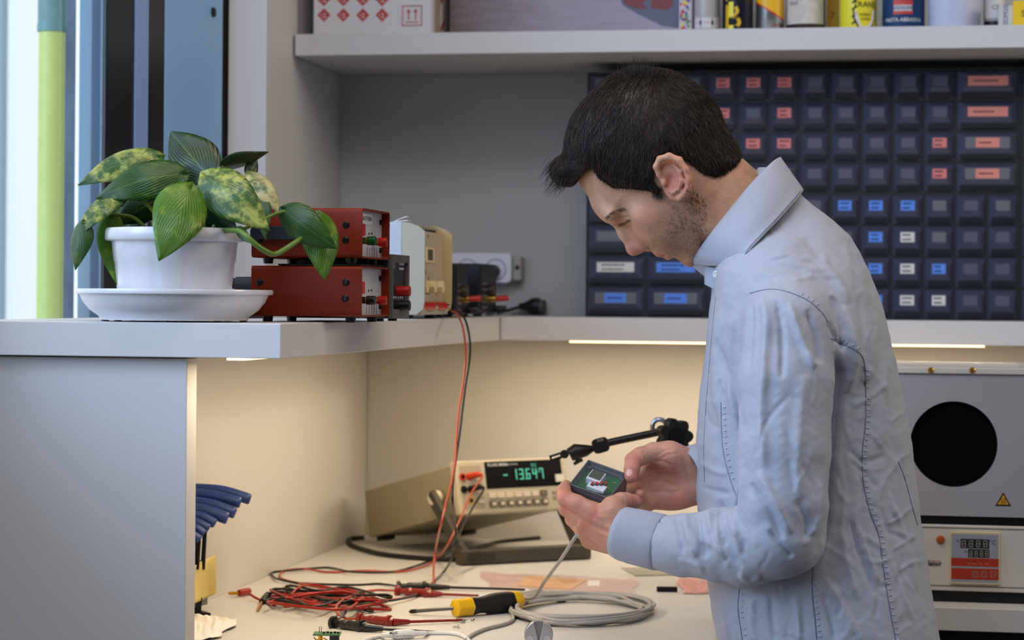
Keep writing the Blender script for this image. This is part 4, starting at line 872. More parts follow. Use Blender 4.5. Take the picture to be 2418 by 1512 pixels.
for e0, base, e1 in ((c0(455,0),(490,418),-.01),(c0(470,.01),(526,392),.03),(c0(430,-.01),(430,414),-.02),(c0(400,.0),(372,374),.03),(c0(480,-.03),(488,424),-.05),(c0(420,.01),(395,455),.02),(c0(390,-.02),(292,452),-.03),(c0(440,-.05),(448,452),-.075),(c0(500,.01),(592,412),.03),(c0(350,-.01),(262,507),-.02),(c0(365,.02),(345,490),.03),(c0(380,.0),(330,520),.05)):
    x, y, e = e0; mx, my = (x*.6+base[0]*.4), (y+base[1])/2-12
    stem([e0,(mx,my,(e+e1)/2),(base[0],base[1],e1)])
stem([(520,545,-.04),(560,545,-.07),(580,556,-.085),(603,577,-.085),(630,595,-.075),(652,600,-.06),(690,578,-.045),(730,548,-.025),(754,512,-.012)], .0032)
stem([(560,548,-.06),(600,530,-.05),(645,508,-.035),(674,499,-.03)], .0022)
stem([(292,452,-.03),(240,500,-.04),(198,528,-.05)], .0018)
# ================================================================ things on the worktop
sred = mat('silicone_red', (.62,.115,.075), .35); sblk = mat('silicone_black', (.06,.06,.055), .4); sora = mat('silicone_orange', (.68,.28,.20), .4)
gold = mat('gold_plate', (.85,.62,.22), .22, 1.); chrome = mat('chrome', (.78,.78,.78), .15, 1.)
RC = .0017
def bpts(l, r=RC):                 # (px, py[, height]) on the worktop
    return [B(q[0], q[1], r+(q[2] if len(q) > 2 else 0)) for q in l]
def lead(label, pts, m, r=RC, group=None): return tag(cable('test_lead', pts, r, m), label, 'cable', group)
# --- test probes
def probe(px0, py0, px1, py1, px2, py2, m, label, wide=1.):
    """grip from the first to the second point, slim shaft to the third"""
    r = .0062*wide; a, b, c = B(px0,py0,r), B(px1,py1,r*.8), B(px2,py2,.003)
    t = thing('test_probe', label, 'test probe', (a.x,a.y,ZB)); ax = (b-a); L = ax.length; d = ax.normalized()
    M = frame(a, basis((0,0,0), d)[0], basis((0,0,0), d)[1])
    MB(M).lathe([(0,0),(r*1.25,0),(r*1.35,.002),(r*1.25,.005),(r*.72,.006),(r*.70,.014),(r*.9,.016),(r*1.02,L*.42),(r*.9,L*.44),(r*.9,L*.47),(r*1.0,L*.49),(r*.95,L*.60),(r*.95,L*.64),(r*1.0,L*.66),(r*1.05,L*.80),(r*1.4,L*.83),(r*1.42,L*.90),(r*1.0,L*.93),(r*.9,L),(0,L)],24).build('grip', m, t)
    d2 = (c-b).normalized(); L2 = (c-b).length
    MB().tube([b-d2*.002,b+d2*L2*.22],[r*.86,r*.5],16).build('nose', m, t)
    MB().tube([b+d2*L2*.21,c],[r*.34,r*.26],12).build('shaft', m, t)
    MB().tube([c-d2*.002,c+d2*.006],[.0010,.0004],8).build('tip', chrome, t)
    return a
p1b = probe(937,1385,1012,1386,1240,1393,sblk,'black test probe lying next to the red one behind the screwdriver')
p1r = probe(936,1396,1020,1403,1130,1407,mat('probe_red_dark', (.52,.10,.06), .3, coat=.4),'red test probe lying beside the black one behind the screwdriver')
p2r = probe(846,1461,930,1470,1096,1465,_M['probe_red_dark'],'red test probe in front, its tip near the small screws')
p2b = probe(784,1471,866,1483,1040,1494,mat('probe_black', (.045,.045,.045), .3, coat=.4),'black test probe in front of the red one',1.1)
# leads hanging from the cream power supply down to the front probes
def hang(px, py, d): return P(px, py, d)
dS = dep(onX(1068,733,-.722))
hr = [hang(1066,735,dS-.03),hang(1079,742,dS-.06),hang(1092,770,dS-.10)]+[hang(x,y,dS-.11-.02*k) for k,(x,y) in enumerate(((1099,815),(1099,860),(1093,910),(1084,965),(1078,1030),(1075,1085),(1066,1140),(1052,1195),(1040,1245)))]
n0 = dep(B(1023,1375)); hr += [hang(1029,1295,n0+.02),hang(1024,1340,n0+.005)]
hr += bpts([(1023,1378),(1012,1396),(975,1409),(915,1418),(860,1410,.004),(822,1411,.012),(800,1425,.014),(793,1440,.010),(800,1452,.006),(820,1462,.002),(846,1461,.004)])
lead('red lead hanging from the shelf down to the front red probe', hr, sora)
hb = [hang(1072,733,dS-.02),hang(1088,740,dS-.05),hang(1102,765,dS-.09)]+[hang(x,y,dS-.10-.02*k) for k,(x,y) in enumerate(((1110,810),(1108,855),(1100,905),(1093,960),(1086,1020),(1078,1075),(1070,1135),(1069,1190)))]
hb += [hang(1075,1240,3.46),hang(1077,1285,3.47),hang(1066,1322,3.47)]+bpts([(1047,1352,.003),(1010,1389),(985,1404,.003),(940,1416,.004),(885,1424,.006),(840,1432,.010),(818,1438,.012),(815,1450,.008),(800,1462,.006),(786,1470,.006)])
lead('black lead hanging from the shelf down to the front black probe', hb, sblk)
# leads of the multimeter, looped over the bench to the rear probes
jr_ = TM @ Vector((Wm*.115,-.004,Hm*.70)); jb_ = TM @ Vector((Wm*.115,-.004,Hm*.47))
nn = -n2
for q, mt, lb in ((jr_,jr,'red plug pushed into the multimeter jack'),(jb_,sblk,'black plug pushed into the multimeter jack')):
    t = thing('jack_plug', lb, 'plug', q); MB().cyl(q,q+nn*.024,.0056,.005,n=14).build('plug_body', mt, t, bevel=.0008); MB().cyl(q+nn*.024,q+nn*.030+Vector((0,0,-.003)),.0036,.003,n=12).build('sleeve', mt, t)
dm = dep(jr_)-.03
mr_ = [jr_+nn*.028,jr_+nn*.036+Vector((0,0,-.006)),P(1113,1165,dm-.02),P(1098,1200,dm-.06),P(1078,1245,dm-.12),P(1058,1285,dm-.16)]
mr_ += bpts([(1035,1316,.008),(1018,1330,.002),(990,1342),(946,1351),(862,1348,.003),(777,1352),(721,1344,.003),(678,1347),(661,1357,.002),(666,1368),(700,1377),(777,1392),(848,1398),(900,1394),(937,1396,.004)])
lead('orange red lead running from the multimeter around to the rear red probe', mr_, sora)
mb_ = [jb_+nn*.028,jb_+nn*.036+Vector((0,0,-.006)),P(1122,1190,dm-.01),P(1108,1215,dm-.03),P(1090,1248,dm-.08),P(1078,1285,dm-.14)]
mb_ += bpts([(1050,1312,.006),(1014,1326,.001),(932,1350,.001),(834,1351,.004),(772,1341),(693,1347,.003),(645,1352),(644,1360,.001),(660,1369,.003),(721,1379),(834,1382),(900,1380),(938,1385,.004)])
lead('black lead running from the multimeter around to the rear black probe', mb_, sblk)
# --- tangle of red and black leads with banana plugs
def tangle(seed, n):
    r = random.Random(seed); pts = []
    for k in range(n):
        e = k % 2; x = (r.uniform(645,700) if e == 0 else r.uniform(830,908)); y = r.uniform(1388,1432) if e == 0 else r.uniform(1405,1445); h = r.uniform(0,.016)
        pts.append((x,y,h)); 
        pts.append((x+(-6 if e == 0 else 6), y+r.choice((-7,7)), h*.7))
        mx = r.uniform(740,820); pts.append((mx, r.uniform(1386,1440), r.uniform(.002,.020)))
    return pts
tg = [(589,1402,.008),(603,1412,.004),(630,1424),(648,1430,.003)]+tangle(3,13)+[(760,1385,.010),(730,1381,.012),(700,1392,.014),(686,1411,.008),(694,1413,.006)]
lead('red lead bundled in the loose tangle on the bench', bpts(tg,.0019), sred, .0019)
tg = [(634,1404,.006),(645,1400,.010),(658,1405,.006),(672,1418,.003)]+tangle(11,12)+[(760,1396,.012),(720,1389,.012),(690,1384,.010),(676,1385,.010)]
lead('black lead bundled in the loose tangle on the bench', bpts(tg,.0019), sblk, .0019)
def banana(a, b, c, m, label):
    """metal tip from a to b, sleeve from b to c"""
    a, b, c = [B(*q) for q in (a,b,c)]; t = thing('banana_plug', label, 'plug', (b.x,b.y,ZB))
    MB().tube([a,a+(b-a)*.15,a+(b-a)*.5,b],[.0012,.0022,.0026,.0021],14).build('pin', gold, t)
    MB().tube([b,b+(c-b)*.03,b+(c-b)*.5,c],[.0042,.0048,.0054,.0048],10).build('plug_body', m, t, bevel=.0005)
    d = (c-b); q = b+d*.85; MB().tube([q,q+d*.12+Vector((0,0,-.004)),q+d*.22+Vector((0,0,-.005))],[.0032,.0028,.0022],10).build('sleeve', m, t)
banana((539,1402,.005),(564,1401,.006),(588,1396,.006),sred,'red banana plug with a gold pin left of the lead tangle')
banana((609,1441,.003),(619,1422,.004),(633,1405,.007),sblk,'black banana plug with a gold pin left of the lead tangle')
# --- screwdriver
a, b, c, e = B(966,1445,.004), B(1073,1437,.0125), B(1112,1434,.0135), B(1228,1418,.0150)
sd = thing('screwdriver', 'black and yellow handled screwdriver on the worktop', 'screwdriver', (b.x,b.y,ZB))
ax = (e-b).normalized(); L = (e-b).length; X_, Y_, _ = basis((0,0,0), ax); Ms = frame(b, X_, Y_)
MB().tube([b+ax*.004,a+(b-a)*.16],.0026,12).build('shank', mat('steel_dark', (.42,.42,.42), .3, .9), sd)
MB().tube([a+(b-a)*.17,a+(b-a)*.05,a],[.0030,.0030,.0010],10).build('tip', mat('tip_black', (.06,.055,.05), .5), sd)
ysd = mat('handle_yellow', (.92,.73,.08), .35); bsd = mat('handle_black', (.07,.065,.06), .6, bump=.15, bscale=400)
hx = lambda a, i: .05*math.cos(a*6)
MB(Ms).lathe([(0,0),(.0095,0),(.0118,.0015),(.0122,.006),(.0118,.012),(.0120,.020),(.0128,.026),(0,.027)],36,flute=hx).build('collar', ysd, sd)
MB(Ms).lathe([(0,.0235),(.0122,.0236),(.0124,.030),(.0112,.037),(.0108,.044),(.0118,.052),(.0136,.064),(.0142,.074),(.0140,.084),(.0134,L-.014),(0,L-.0135)],36,flute=hx).build('grip', bsd, sd)
MB(Ms).lathe([(0,L-.018),(.0140,L-.016),(.0138,L-.008),(.0128,L-.002),(.0100,L+.001),(0,L+.002)],36,flute=hx).build('end_cap', ysd, sd)
m = MB(Ms)
for k in range(6): m.lathe([(.0001,0),(.0010,.0),(.0010,.007),(.0001,.007)],8,Matrix.Rotation(-2.0+.0*k,4,'Z') @ Matrix.Translation((.0139-.0001*abs(k-3),0,.050+k*.0065)) @ Matrix.Rotation(.5,4,'X'))
m.build('grip_rib', mat('rib_black', (.04,.04,.04), .5), sd)
# --- coil of grey cable with its connector
gcab = mat('cable_grey', (.66,.65,.63), .45); rc = .0025
cc = B(1372,1450); ex = (B(1538,1450)-B(1206,1450))/2; ey = (B(1372,1420)-B(1372,1482))/2
pts = []; rr_ = random.Random(4); NT = 10
for k in range(NT*14):
    a = 2*PI*k/14+PI; q = k/14; w = 1-.10*((q*2.3) % 1)-.02*rr_.random(); off = Vector((.006*math.sin(q*2.1),.007*math.cos(q*1.7),0))
    hh = .0022+.0024*(q % 4)+.0025*abs(math.sin(a*1.5+q))
    pts.append(cc+off+ex*math.cos(a)*w+ey*math.sin(a)*w+Vector((0,0,hh)))
dev_exit = P(1362,1264,2.815)
lead_up = [cc+ex*-.86+ey*.55+Vector((0,0,.012)), P(1262,1410,3.12), P(1285,1375,3.05), P(1322,1325,2.93), P(1348,1285,2.84), dev_exit]
tail = bpts([(1212,1461),(1203,1470),(1180,1478),(1150,1485),(1118,1498),(1095,1516),(1080,1530)], rc)
cp_ = spline(tail[::-1]+pts+lead_up,5)
for p in cp_: p.z = max(p.z, ZB+rc+.0003)
coil = tag(MB().tube(cp_, rc, 8).build('coiled_cable', gcab, smooth=80), 'coil of light grey cable whose end rises to the held device', 'cable')
tp = cc+ex*-.93+ey*.25+Vector((0,0,.0118)); m = MB(); m.tube([tp+Vector((math.cos(a)*.010,-.3*math.cos(a)*.012,math.sin(a)*.010)) for a in np.linspace(0,2*PI,16)[:-1]], .0011, 6, closed=True).tube([tp+Vector((0,0,.009)), tp+Vector((.004,-.002,.013)), tp+Vector((.012,-.006,.003))], .0009, 6)
tie = m.build('cable_tie', sblk, coil)
kc = B(1272,1500,.0185); vd = (CAM-kc); vd.z *= .5; vd.normalize(); rk = 34/FPX*dep(kc)
con = thing('metal_connector', 'round metal cable connector with two screws and a notched face', 'connector', (kc.x,kc.y,ZB))
Mk = frame(kc, Uv.cross(vd), Uv)
MB(Mk).lathe([(0,-.03),(rk*.85,-.03),(rk*.88,-.012),(rk,-.010),(rk,0),(0,0)],40).build('barrel', mat('connector_steel', (.62,.61,.60), .33, .9), con, bevel=.0006)
n_ = 24; ptl = [(rk*math.cos(a), rk*math.sin(a)) for a in np.linspace(PI*.5+.33, PI*1.5-.12, n_)]; ptr = [(-x, y) for x, y in ptl][::-1]
m = MB(Mk); m.prism([(-.001,-.0035)]+ptl+[(-.001,-rk*.9)],0.0001,.007); m.prism([(.001,-rk*.9)]+ptr+[(.001,-.0035)],0.0001,.007); m.build('clamp_halves', mat('connector_bright', (.74,.73,.72), .3, .85), con, bevel=.0012)
for s in (-1,1): MB(Mk).lathe([(0,.0095),(.0022,.0095),(.0024,.0088),(.0044,.0088),(.0048,.0072),(.0048,.007)],20,Matrix.Translation((s*.0105,-.004,0))).build('screw', chrome, con)
# --- white USB style cable with an inline block
wc = mat('cable_white', (.88,.88,.87), .4)
wb = thing('inline_cable', 'white cable with an inline block carrying small print', 'cable', B(950,1499))
q0, q1 = B(922,1500,.006), B(981,1497,.006)
m = MB(); d_ = (q1-q0).normalized(); L = (q1-q0).length; m.tube([q0-d_*.012,q0,q0+d_*.003,q0+d_*.009,q1-d_*.009,q1-d_*.003,q1,q1+d_*.014],[.003,.0036,.0050,.0064,.0064,.0050,.0036,.003],18); m.build('block', wc, wb)
m = MB(); Tl = frame((q0+q1)/2+(CAM-(q0+q1)/2).normalized()*.0066, d_, Vector((0,.55,.83))); m.text('MD501 1.0', .0052, Tl @ Matrix.Translation((-.006,.0022,0)), bold=.02); m.text('Made in Germany', .0036, Tl @ Matrix.Translation((-.001,-.0022,0))); m.build('lettering', ink, wb, smooth=0)
MB().tube(spline([q1+d_*.012]+bpts([(1010,1496),(1040,1495),(1068,1496),(1090,1501),(1108,1514),(1125,1535)],.0026),6),.0026,10).build('cord', wc, wb, smooth=80)
MB().tube(spline([q0-d_*.010]+bpts([(900,1503),(878,1507),(850,1518),(820,1540)],.0026),6),.0026,10).build('cord', wc, wb, smooth=80)
# --- small screws
for k, (x, y, an, lb) in enumerate(((1073,1465,.2,'tiny screw left of the red probe tip'),(1083,1463,-.6,'tiny screw by the red probe tip'),(1092,1468,1.2,'tiny screw just right of the red probe tip'),(1076,1480,.4,'tiny screw lying in front of the other screws'),(1115,1463,1.4,'tiny screw lying apart on the right'))):
    c = B(x,y,.0024); d = Vector((math.cos(an),math.sin(an),0)); t = thing('small_screw', lb, 'screw', (c.x,c.y,ZB), 'small screws')
    MB().cyl(c-d*.004,c+d*.003,.0012,n=10).build('shaft', chrome, t); MB().cyl(c+d*.003,c+d*.0048,.0024,n=12).build('head', chrome, t)
# --- small circuit board
gpcb = mat('pcb_green', (.20,.42,.24), .4, noise=.2, nscale=120)
c0_ = B(773,1497,.012); bd = thing('circuit_board', 'small green circuit board with a black capacitor at the bottom edge', 'circuit board', (c0_.x,c0_.y,ZB))
Mp = frame(c0_, R0, Fv)
MB(Mp).cbox((0,0,0),(.034,.026,.0016)).build('board', gpcb, bd, smooth=0)
MB(Mp).cyl((.0095,-.008,-.0115),(.0095,-.008,-.0009),.0062,n=20).build('capacitor', mat('cap_dark', (.07,.10,.16), .35), bd)
MB(Mp).cyl((-.009,.004,-.0115),(-.009,.004,-.0009),.003,n=10).build('spacer', brass, bd)
m = MB(Mp)
for k in range(2): m.cyl((-.010+k*.0026,0,0),(-.010+k*.0026,0,.009),.0004,n=6)
m.build('pin', blk, bd); m = MB(Mp)
for k in range(5): m.cbox((-.004+.0045*k,-.004+.004*(k%2),.0018),(.003,.002,.002))
m.build('chip', blk, bd, smooth=0)
m = MB(Mp); m.tube(spline([(-.016,-.008,-.004),(-.012,-.012,-.006),(-.004,-.012,-.004),(.002,-.010,-.008)],6),.0008,6); m.build('wire', gold, bd, smooth=80)
# --- film bags
def sheet(outline, seed, hgt, m, name, nx=46, ny=16, lift=.0016):
    """outline: four px corners (near-left, near-right, far-right, far-left) on the worktop, crumpled film"""
    q = [B(*p) for p in outline]; r = np.random.RandomState(seed); ph = r.uniform(0,6.28,(12,)); fx = r.uniform(3,22,(12,)); fy = r.uniform(1,9,(12,)); am_ = r.uniform(.3,1,(12,))/np.sqrt(fx)
    def fn(u, v):
        wb = .0035*math.sin(11*u+seed)*min(1,5*min(v,1-v)+1)*(v-.5)*2; wc_ = .004*math.sin(9*v+seed)*(u-.5)*2
        p = Vector((wc_,wb,0))+q[0]*(1-u)*(1-v)+q[1]*u*(1-v)+q[2]*u*v+q[3]*(1-u)*v
        e = min(1, 6*min(u,1-u))*min(1, 4*min(v,1-v)); z = sum(am_[i]*(1-abs(math.sin(fx[i]*u+fy[i]*v+ph[i]))) for i in range(12))/4
        return p+Vector((0,0,lift+hgt*(.25+.75*e)*z))
    return MB().grid(fn, nx, ny)
pink = clear_mat('pink_film', (.95,.74,.73), .42, .12)
t = thing('antistatic_bag', 'long pink antistatic bag with an amber part inside behind the coil', 'bag', B(1310,1380))
sheet([(1160,1392),(1498,1406),(1506,1370),(1128,1354)], 2, .020, pink, 'x').build('film', pink, t, smooth=80)
MB().prism([(B(x,y).x,B(x,y).y) for x, y in ((1222,1385),(1350,1394),(1385,1372),(1245,1364))],ZB+.0006,ZB+.0022,2).build('amber_part', mat('amber_part', (.93,.80,.48), .4), t, smooth=0)
Tq = B(1402,1378,.0125); MB(frame(Tq,(1,0,.02),(0,.75,.65))).cbox((0,0,0),(.017,.011,.0004)).build('label', mat('bag_label', (.93,.90,.86), .6), t, smooth=0)
clr = clear_mat('clear_film', (.93,.92,.92), .22, .08)
sheet([(925,1372),(1085,1378),(1102,1345),(985,1338)], 5, .010, clr, 'x', 34, 14).build('clear_bag', clr, smooth=80); tag(COL.objects[-1], 'crumpled clear plastic bag behind the rear probes', 'bag')
bub = clear_mat('bubble_film', (.93,.50,.50), .75, .2)
bg_b = sheet([(1612,1405),(1690,1404),(1700,1368),(1596,1364)], 9, .013, bub, 'x', 40, 22); tag(bg_b.build('bubble_bag', bub, smooth=80), 'pink bubble wrap bag next to the black foam piece', 'bag')
c = B(1575,1392,.0035); tag(MB(frame(c,R0,Fv)).cbox((0,0,0),(.030,.012,.0068)).build('foam_piece', mat('foam_black', (.03,.027,.025), .9, bump=.4, bscale=500), bevel=.0006), 'short black foam strip lying beside the pink bubble bag', 'foam piece')
q = [B(*p) for p in ((1500,1362),(1592,1360),(1575,1345),(1466,1343))]; tag(MB().prism([(p.x,p.y) for p in q],ZB+.0005,ZB+.0022,2).build('clear_sheet', clear_mat('sheet_grey', (.70,.70,.62), .6, .2), smooth=0), 'flat translucent grey sheet under the forearm', 'sheet')
t = thing('ribbon_cable', 'grey flat ribbon cable lying behind the cable coil', 'cable', B(1280,1408))
for k in range(7):
    a, b = B(1226+1.5*k,1402+2.0*k,.0015), B(1318+2.2*k,1406+2.2*k,.0015); MB().tube([a,(a+b)/2+Vector((0,0,.006)),b],.0013,8).build('conductor', mat('ribbon_grey', (.56,.54,.50), .5), t, smooth=80)
a = B(1325,1416,.003); MB(frame(a,R0,Fv)).cbox((0,0,0),(.012,.03,.005)).build('plug', mat('ribbon_plug', (.34,.33,.31), .5), t, bevel=.0005)
# black mains cable behind the meter
cable('mains_cable', bpts([(860,1270,.002),(826,1274),(828,1286),(850,1296),(900,1309),(970,1317),(1040,1321),(1076,1321),(1085,1310,.004)],.0042), .0042, blk); tag(COL.objects[-1], 'thick black mains cable curling around behind the multimeter', 'cable')
cable('mains_cable', bpts([(1075,1306,.001),(1110,1300),(1150,1288),(1180,1280),(1260,1272),(1370,1263),(1420,1255)],.0034), .0034, blk); tag(COL.objects[-1], 'black cable lying under the multimeter handle', 'cable')
# --- T-handle hex keys in their stand
hblue = mat('handle_blue', (.13,.24,.50), .42); hexm = mat('hex_steel', (.07,.065,.06), .4, .5)
st = thing('hex_key_stand', 'grey metal hex key stand with yellow tape, mostly behind the panel', 'stand', B(452,1452))
dH = dep(B(470,1450)); uH = dH/FPX
def H(px, py, e=0): return P(px, py, dH+e)
a, b = H(505,1420,-.02), H(505,1330,-.02)
m = MB(); m.add([H(400,1335,-.09),H(490,1328,.02),H(490,1428,.02),H(400,1450,-.09),H(385,1330,.02),H(475,1322,.06),H(475,1420,.06),H(385,1440,.02)],[(0,1,2,3),(7,6,5,4),(0,4,5,1),(3,2,6,7),(1,5,6,2),(0,3,7,4)]); m.build('rack', mat('rack_grey', (.50,.50,.50), .45, .5), st, bevel=.001)
def tape(u, v):
    x = 405+105*u; y0_ = 1352-32*u+(-10*u*u if u > .6 else 0); y1_ = 1452-50*u; return H(x,y0_+(y1_-y0_)*v,-.094+.11*min(u,.85)/.85-.004-.003*math.sin(9*u+4*v)-.003*math.sin(5*v-7*u)+(.02*(u-.85) if u > .85 else 0))
MB().grid(tape, 22, 14).build('yellow_tape', mat('masking_tape', (.86,.78,.50), .6, bump=.2, bscale=120), st, smooth=80, solid=.0006)
MB().add([H(455,1415,-.012),H(478,1412,-.012),H(474,1449,-.012),H(452,1451,-.012),H(455,1415,.0),H(478,1412,.0),H(474,1447,.0),H(452,1449,.0)],[(0,1,2,3),(7,6,5,4),(0,4,5,1),(2,6,7,3),(1,5,6,2),(0,3,7,4)]).build('leg', blk, st)
q = [B(*p) for p in ((440,1454),(498,1455),(470,1447),(430,1446))]; MB().prism([(p.x,p.y) for p in q],ZB+.0004,ZB+.004,2).build('foot', blk, st, bevel=.0006)
ords = ('uppermost and rearmost','second from the top','third from the top','fourth from the top','fifth from the top','sixth from the top','seventh from the top','lowest and smallest')
for k, (x0,y0,x1,y1,x2,y2,dm_,e,sx) in enumerate(((430,1154,530,1161,588,1179,27,.050,470),(425,1166,515,1174,565,1187,28,.034,455),(420,1183,505,1194,553,1212,28,.018,452),(420,1200,490,1208,535,1224,30,.004,448),(440,1216,480,1222,506,1236,24,-.010,485),(438,1231,470,1236,491,1248,22,-.022,471),(436,1245,465,1249,479,1260,22,-.034,460),(434,1260,455,1263,469,1274,21,-.046,452))):
    t = thing('hex_key', f'hex key with a blue plastic T handle, {ords[k]} in the stand', 'hex key', H(sx,1330,e), 'hex keys in the stand')
    r = dm_/2*uH; p = spline([H(x0,y0,e),H((x0+x1)/2,(y0+y1)/2-2,e),H(x1,y1,e),H(x2,y2,e)],6); rs = [r*.93+r*.07*i/(len(p)-1) for i in range(len(p))]; rs[0] *= .8; d = (p[-1]-p[-2]).normalized()
    p += [p[-1]+d*.0018]; rs += [r*.84]; MB().tube(p,rs,20).build('handle', hblue, t, smooth=50)
    yc = y0+(y1-y0)*(sx-x0)/(x1-x0) if sx < x1 else y1+(y2-y1)*(sx-x1)/(x2-x1)
    MB().tube([H(sx,yc+dm_*.3,e),H(sx-6,1345,e)],5.2*uH,6,).build('shaft', hexm, t, smooth=20)
# white crumpled paper in front of the stand
wp = mat('crumpled_paper', (.93,.92,.90), .7)
m = sheet([(420,1530),(520,1508),(566,1470),(440,1455)], 21, .034, wp, 'x', 44, 30); tag(m.build('crumpled_paper', wp, smooth=40, solid=.0004), 'crumpled white paper by the end panel at the bottom', 'paper')
# ================================================================ the man
DM = 2.92; MU = DM/FPX                 # depth of his middle plane; one unit is MU metres there
def M3(v):
    """(px, py, e) in units -> world, vectorised"""
    v = np.asarray(v, dtype=np.float64); d = DM+v[:,2]*MU
    r = np.array(Fv)[None]+np.array(Rv)[None]*((v[:,0]-CX)/FPX)[:,None]+np.array(Uv)[None]*((CY-v[:,1])/FPX)[:,None]
    return np.array(CAM)[None]+r*d[:,None]
def m3(x, y, e): return Vector(M3([(x,y,e)])[0])
class Field:
    """signed distance volume built from smooth unions, meshed with surface nets"""
    def __init__(s, lo, hi, h):
        s.h = h; s.lo = np.array(lo, float); s.n = [int((hi[i]-lo[i])/h)+1 for i in range(3)]
        s.ax = [np.float32(lo[i])+np.arange(s.n[i], dtype=np.float32)*np.float32(h) for i in range(3)]
        s.F = np.full(s.n, 60, np.float32)
    def sub(s, lo, hi):
        sl = tuple(slice(max(0, int((lo[i]-s.lo[i])/s.h)), max(0, min(s.n[i], int((hi[i]-s.lo[i])/s.h)+2))) for i in range(3))
        return sl, np.meshgrid(*[s.ax[i][sl[i]] for i in range(3)], indexing='ij', sparse=True)
    def put(s, sl, d, k, op):
        F = s.F[sl]
        if F.size == 0: return
        if op == 'u': h = np.clip(.5+.5*(F-d)/k, 0, 1); s.F[sl] = F+(d-F)*h-k*h*(1-h)
        elif op == 's': h = np.clip(.5-.5*(F+d)/k, 0, 1); s.F[sl] = F+(-d-F)*h+k*h*(1-h)
        elif op == 'i': h = np.clip(.5-.5*(F-d)/k, 0, 1); s.F[sl] = F+(d-F)*(1-(1-h))+k*h*(1-h) if False else np.maximum(F, d)
    def cap(s, a, b, ra, rb=None, k=12, op='u'):
        rb = ra if rb is None else rb; a = np.array(a, float); b = np.array(b, float); R = max(ra, rb)+k+4
        sl, (X,Y,Z) = s.sub(np.minimum(a,b)-R, np.maximum(a,b)+R); ab = b-a; L2 = max(float(ab@ab), 1e-6)
        t = np.clip(((X-a[0])*ab[0]+(Y-a[1])*ab[1]+(Z-a[2])*ab[2])/L2, 0, 1)
        d = np.sqrt((X-a[0]-t*ab[0])**2+(Y-a[1]-t*ab[1])**2+(Z-a[2]-t*ab[2])**2)-(ra+(rb-ra)*t); s.put(sl, d, k, op); return s
    def chain(s, pts, k=12, op='u'):
        for p, q in zip(pts[:-1], pts[1:]): s.cap(p[:3], q[:3], p[3], q[3], k, op)
        return s
    def ell(s, c, r, k=12, op='u', ax=None):
        """ellipsoid; ax = in-plane direction (x, y) of its first radius"""
        R = max(r)+k+4; sl, (X,Y,Z) = s.sub([c[i]-R for i in range(3)], [c[i]+R for i in range(3)])
        if ax is None: u, v = X-c[0], Y-c[1]
        else:
            L = math.hypot(*ax); cx, cy = ax[0]/L, ax[1]/L; u = (X-c[0])*cx+(Y-c[1])*cy; v = -(X-c[0])*cy+(Y-c[1])*cx
        w = Z-c[2]; q = np.sqrt((u/r[0])**2+(v/r[1])**2+(w/r[2])**2)+1e-6; g = np.sqrt((u/r[0]**2)**2+(v/r[1]**2)**2+(w/r[2]**2)**2)+1e-6
        s.put(sl, q*(q-1)/g, k, op); return s
    def mesh(s, smooth=1):
        F = s.F; ins = F < 0; n = F.shape
        c = np.zeros([n[i]-1 for i in range(3)], np.int8)
        sl = lambda o: tuple(slice(o[i], n[i]-1+o[i]) for i in range(3))
        offs = [(i,j,k) for i in (0,1) for j in (0,1) for k in (0,1)]
        for o in offs: c += ins[sl(o)]
        act = (c > 0) & (c < 8); idx = np.full(act.shape, -1, np.int64); co = np.argwhere(act); idx[act] = np.arange(len(co))
        P_ = np.zeros((len(co),3)); W = np.zeros(len(co))
        for a in range(3):
            for o in offs:
                if o[a]: continue
                o2 = list(o); o2[a] = 1
                f0 = F[co[:,0]+o[0], co[:,1]+o[1], co[:,2]+o[2]]; f1 = F[co[:,0]+o2[0], co[:,1]+o2[1], co[:,2]+o2[2]]
                m = (f0 < 0) != (f1 < 0); t = np.where(m, f0/(f0-f1+1e-12), 0)
                for b in range(3): P_[:,b] += np.where(m, o[b]+(t if b == a else 0), 0)
                W += m
        V = (co+P_/W[:,None])*s.h+s.lo; Q = []
        for a in range(3):
            b, d = (a+1) % 3, (a+2) % 3; o2 = [0,0,0]; o2[a] = 1
            A = ins[tuple(slice(1 if i != a else 0, n[i]-1) for i in range(3))]; Bq = ins[tuple(slice(1, n[i] if i == a else n[i]-1) for i in range(3))]
            e = np.argwhere(A != Bq); flip = A[A != Bq]
            e = e+np.array([1 if i != a else 0 for i in range(3)])
            def at(db, dd): q = e.copy(); q[:,b] -= db; q[:,d] -= dd; return idx[q[:,0], q[:,1], q[:,2]]
            q = np.stack([at(1,1), at(0,1), at(0,0), at(1,0)], 1); q[~flip] = q[~flip][:, ::-1]; Q.append(q)
        Q = np.concatenate(Q); Q = Q[(Q >= 0).all(1)]
        lab = np.arange(len(V))
        while True:                                            # keep the largest connected surface
            m = lab[Q].min(1); new = lab.copy()
            for i in range(4): np.minimum.at(new, Q[:,i], m)
            new = new[new]
            if (new == lab).all(): break
            lab = new
        big = np.bincount(lab[Q[:,0]]).argmax(); Q = Q[lab[Q[:,0]] == big]; use = np.zeros(len(V), bool); use[Q] = True; mp = np.cumsum(use)-1; V = V[use]; Q = mp[Q]
        for _ in range(smooth): V = relax(V, Q)
        return V, Q
def relax(V, Q, w=.5):
    A = np.zeros_like(V); C = np.zeros(len(V))
    for i in range(4):
        j = Q[:, (i+1) % 4]; k = Q[:, i]
        for a in range(3): A[:,a] += np.bincount(k, V[j,a], len(V))+np.bincount(j, V[k,a], len(V))
        C += np.bincount(k, minlength=len(V))+np.bincount(j, minlength=len(V))
    return V*(1-w)+w*A/np.maximum(C,1)[:,None]
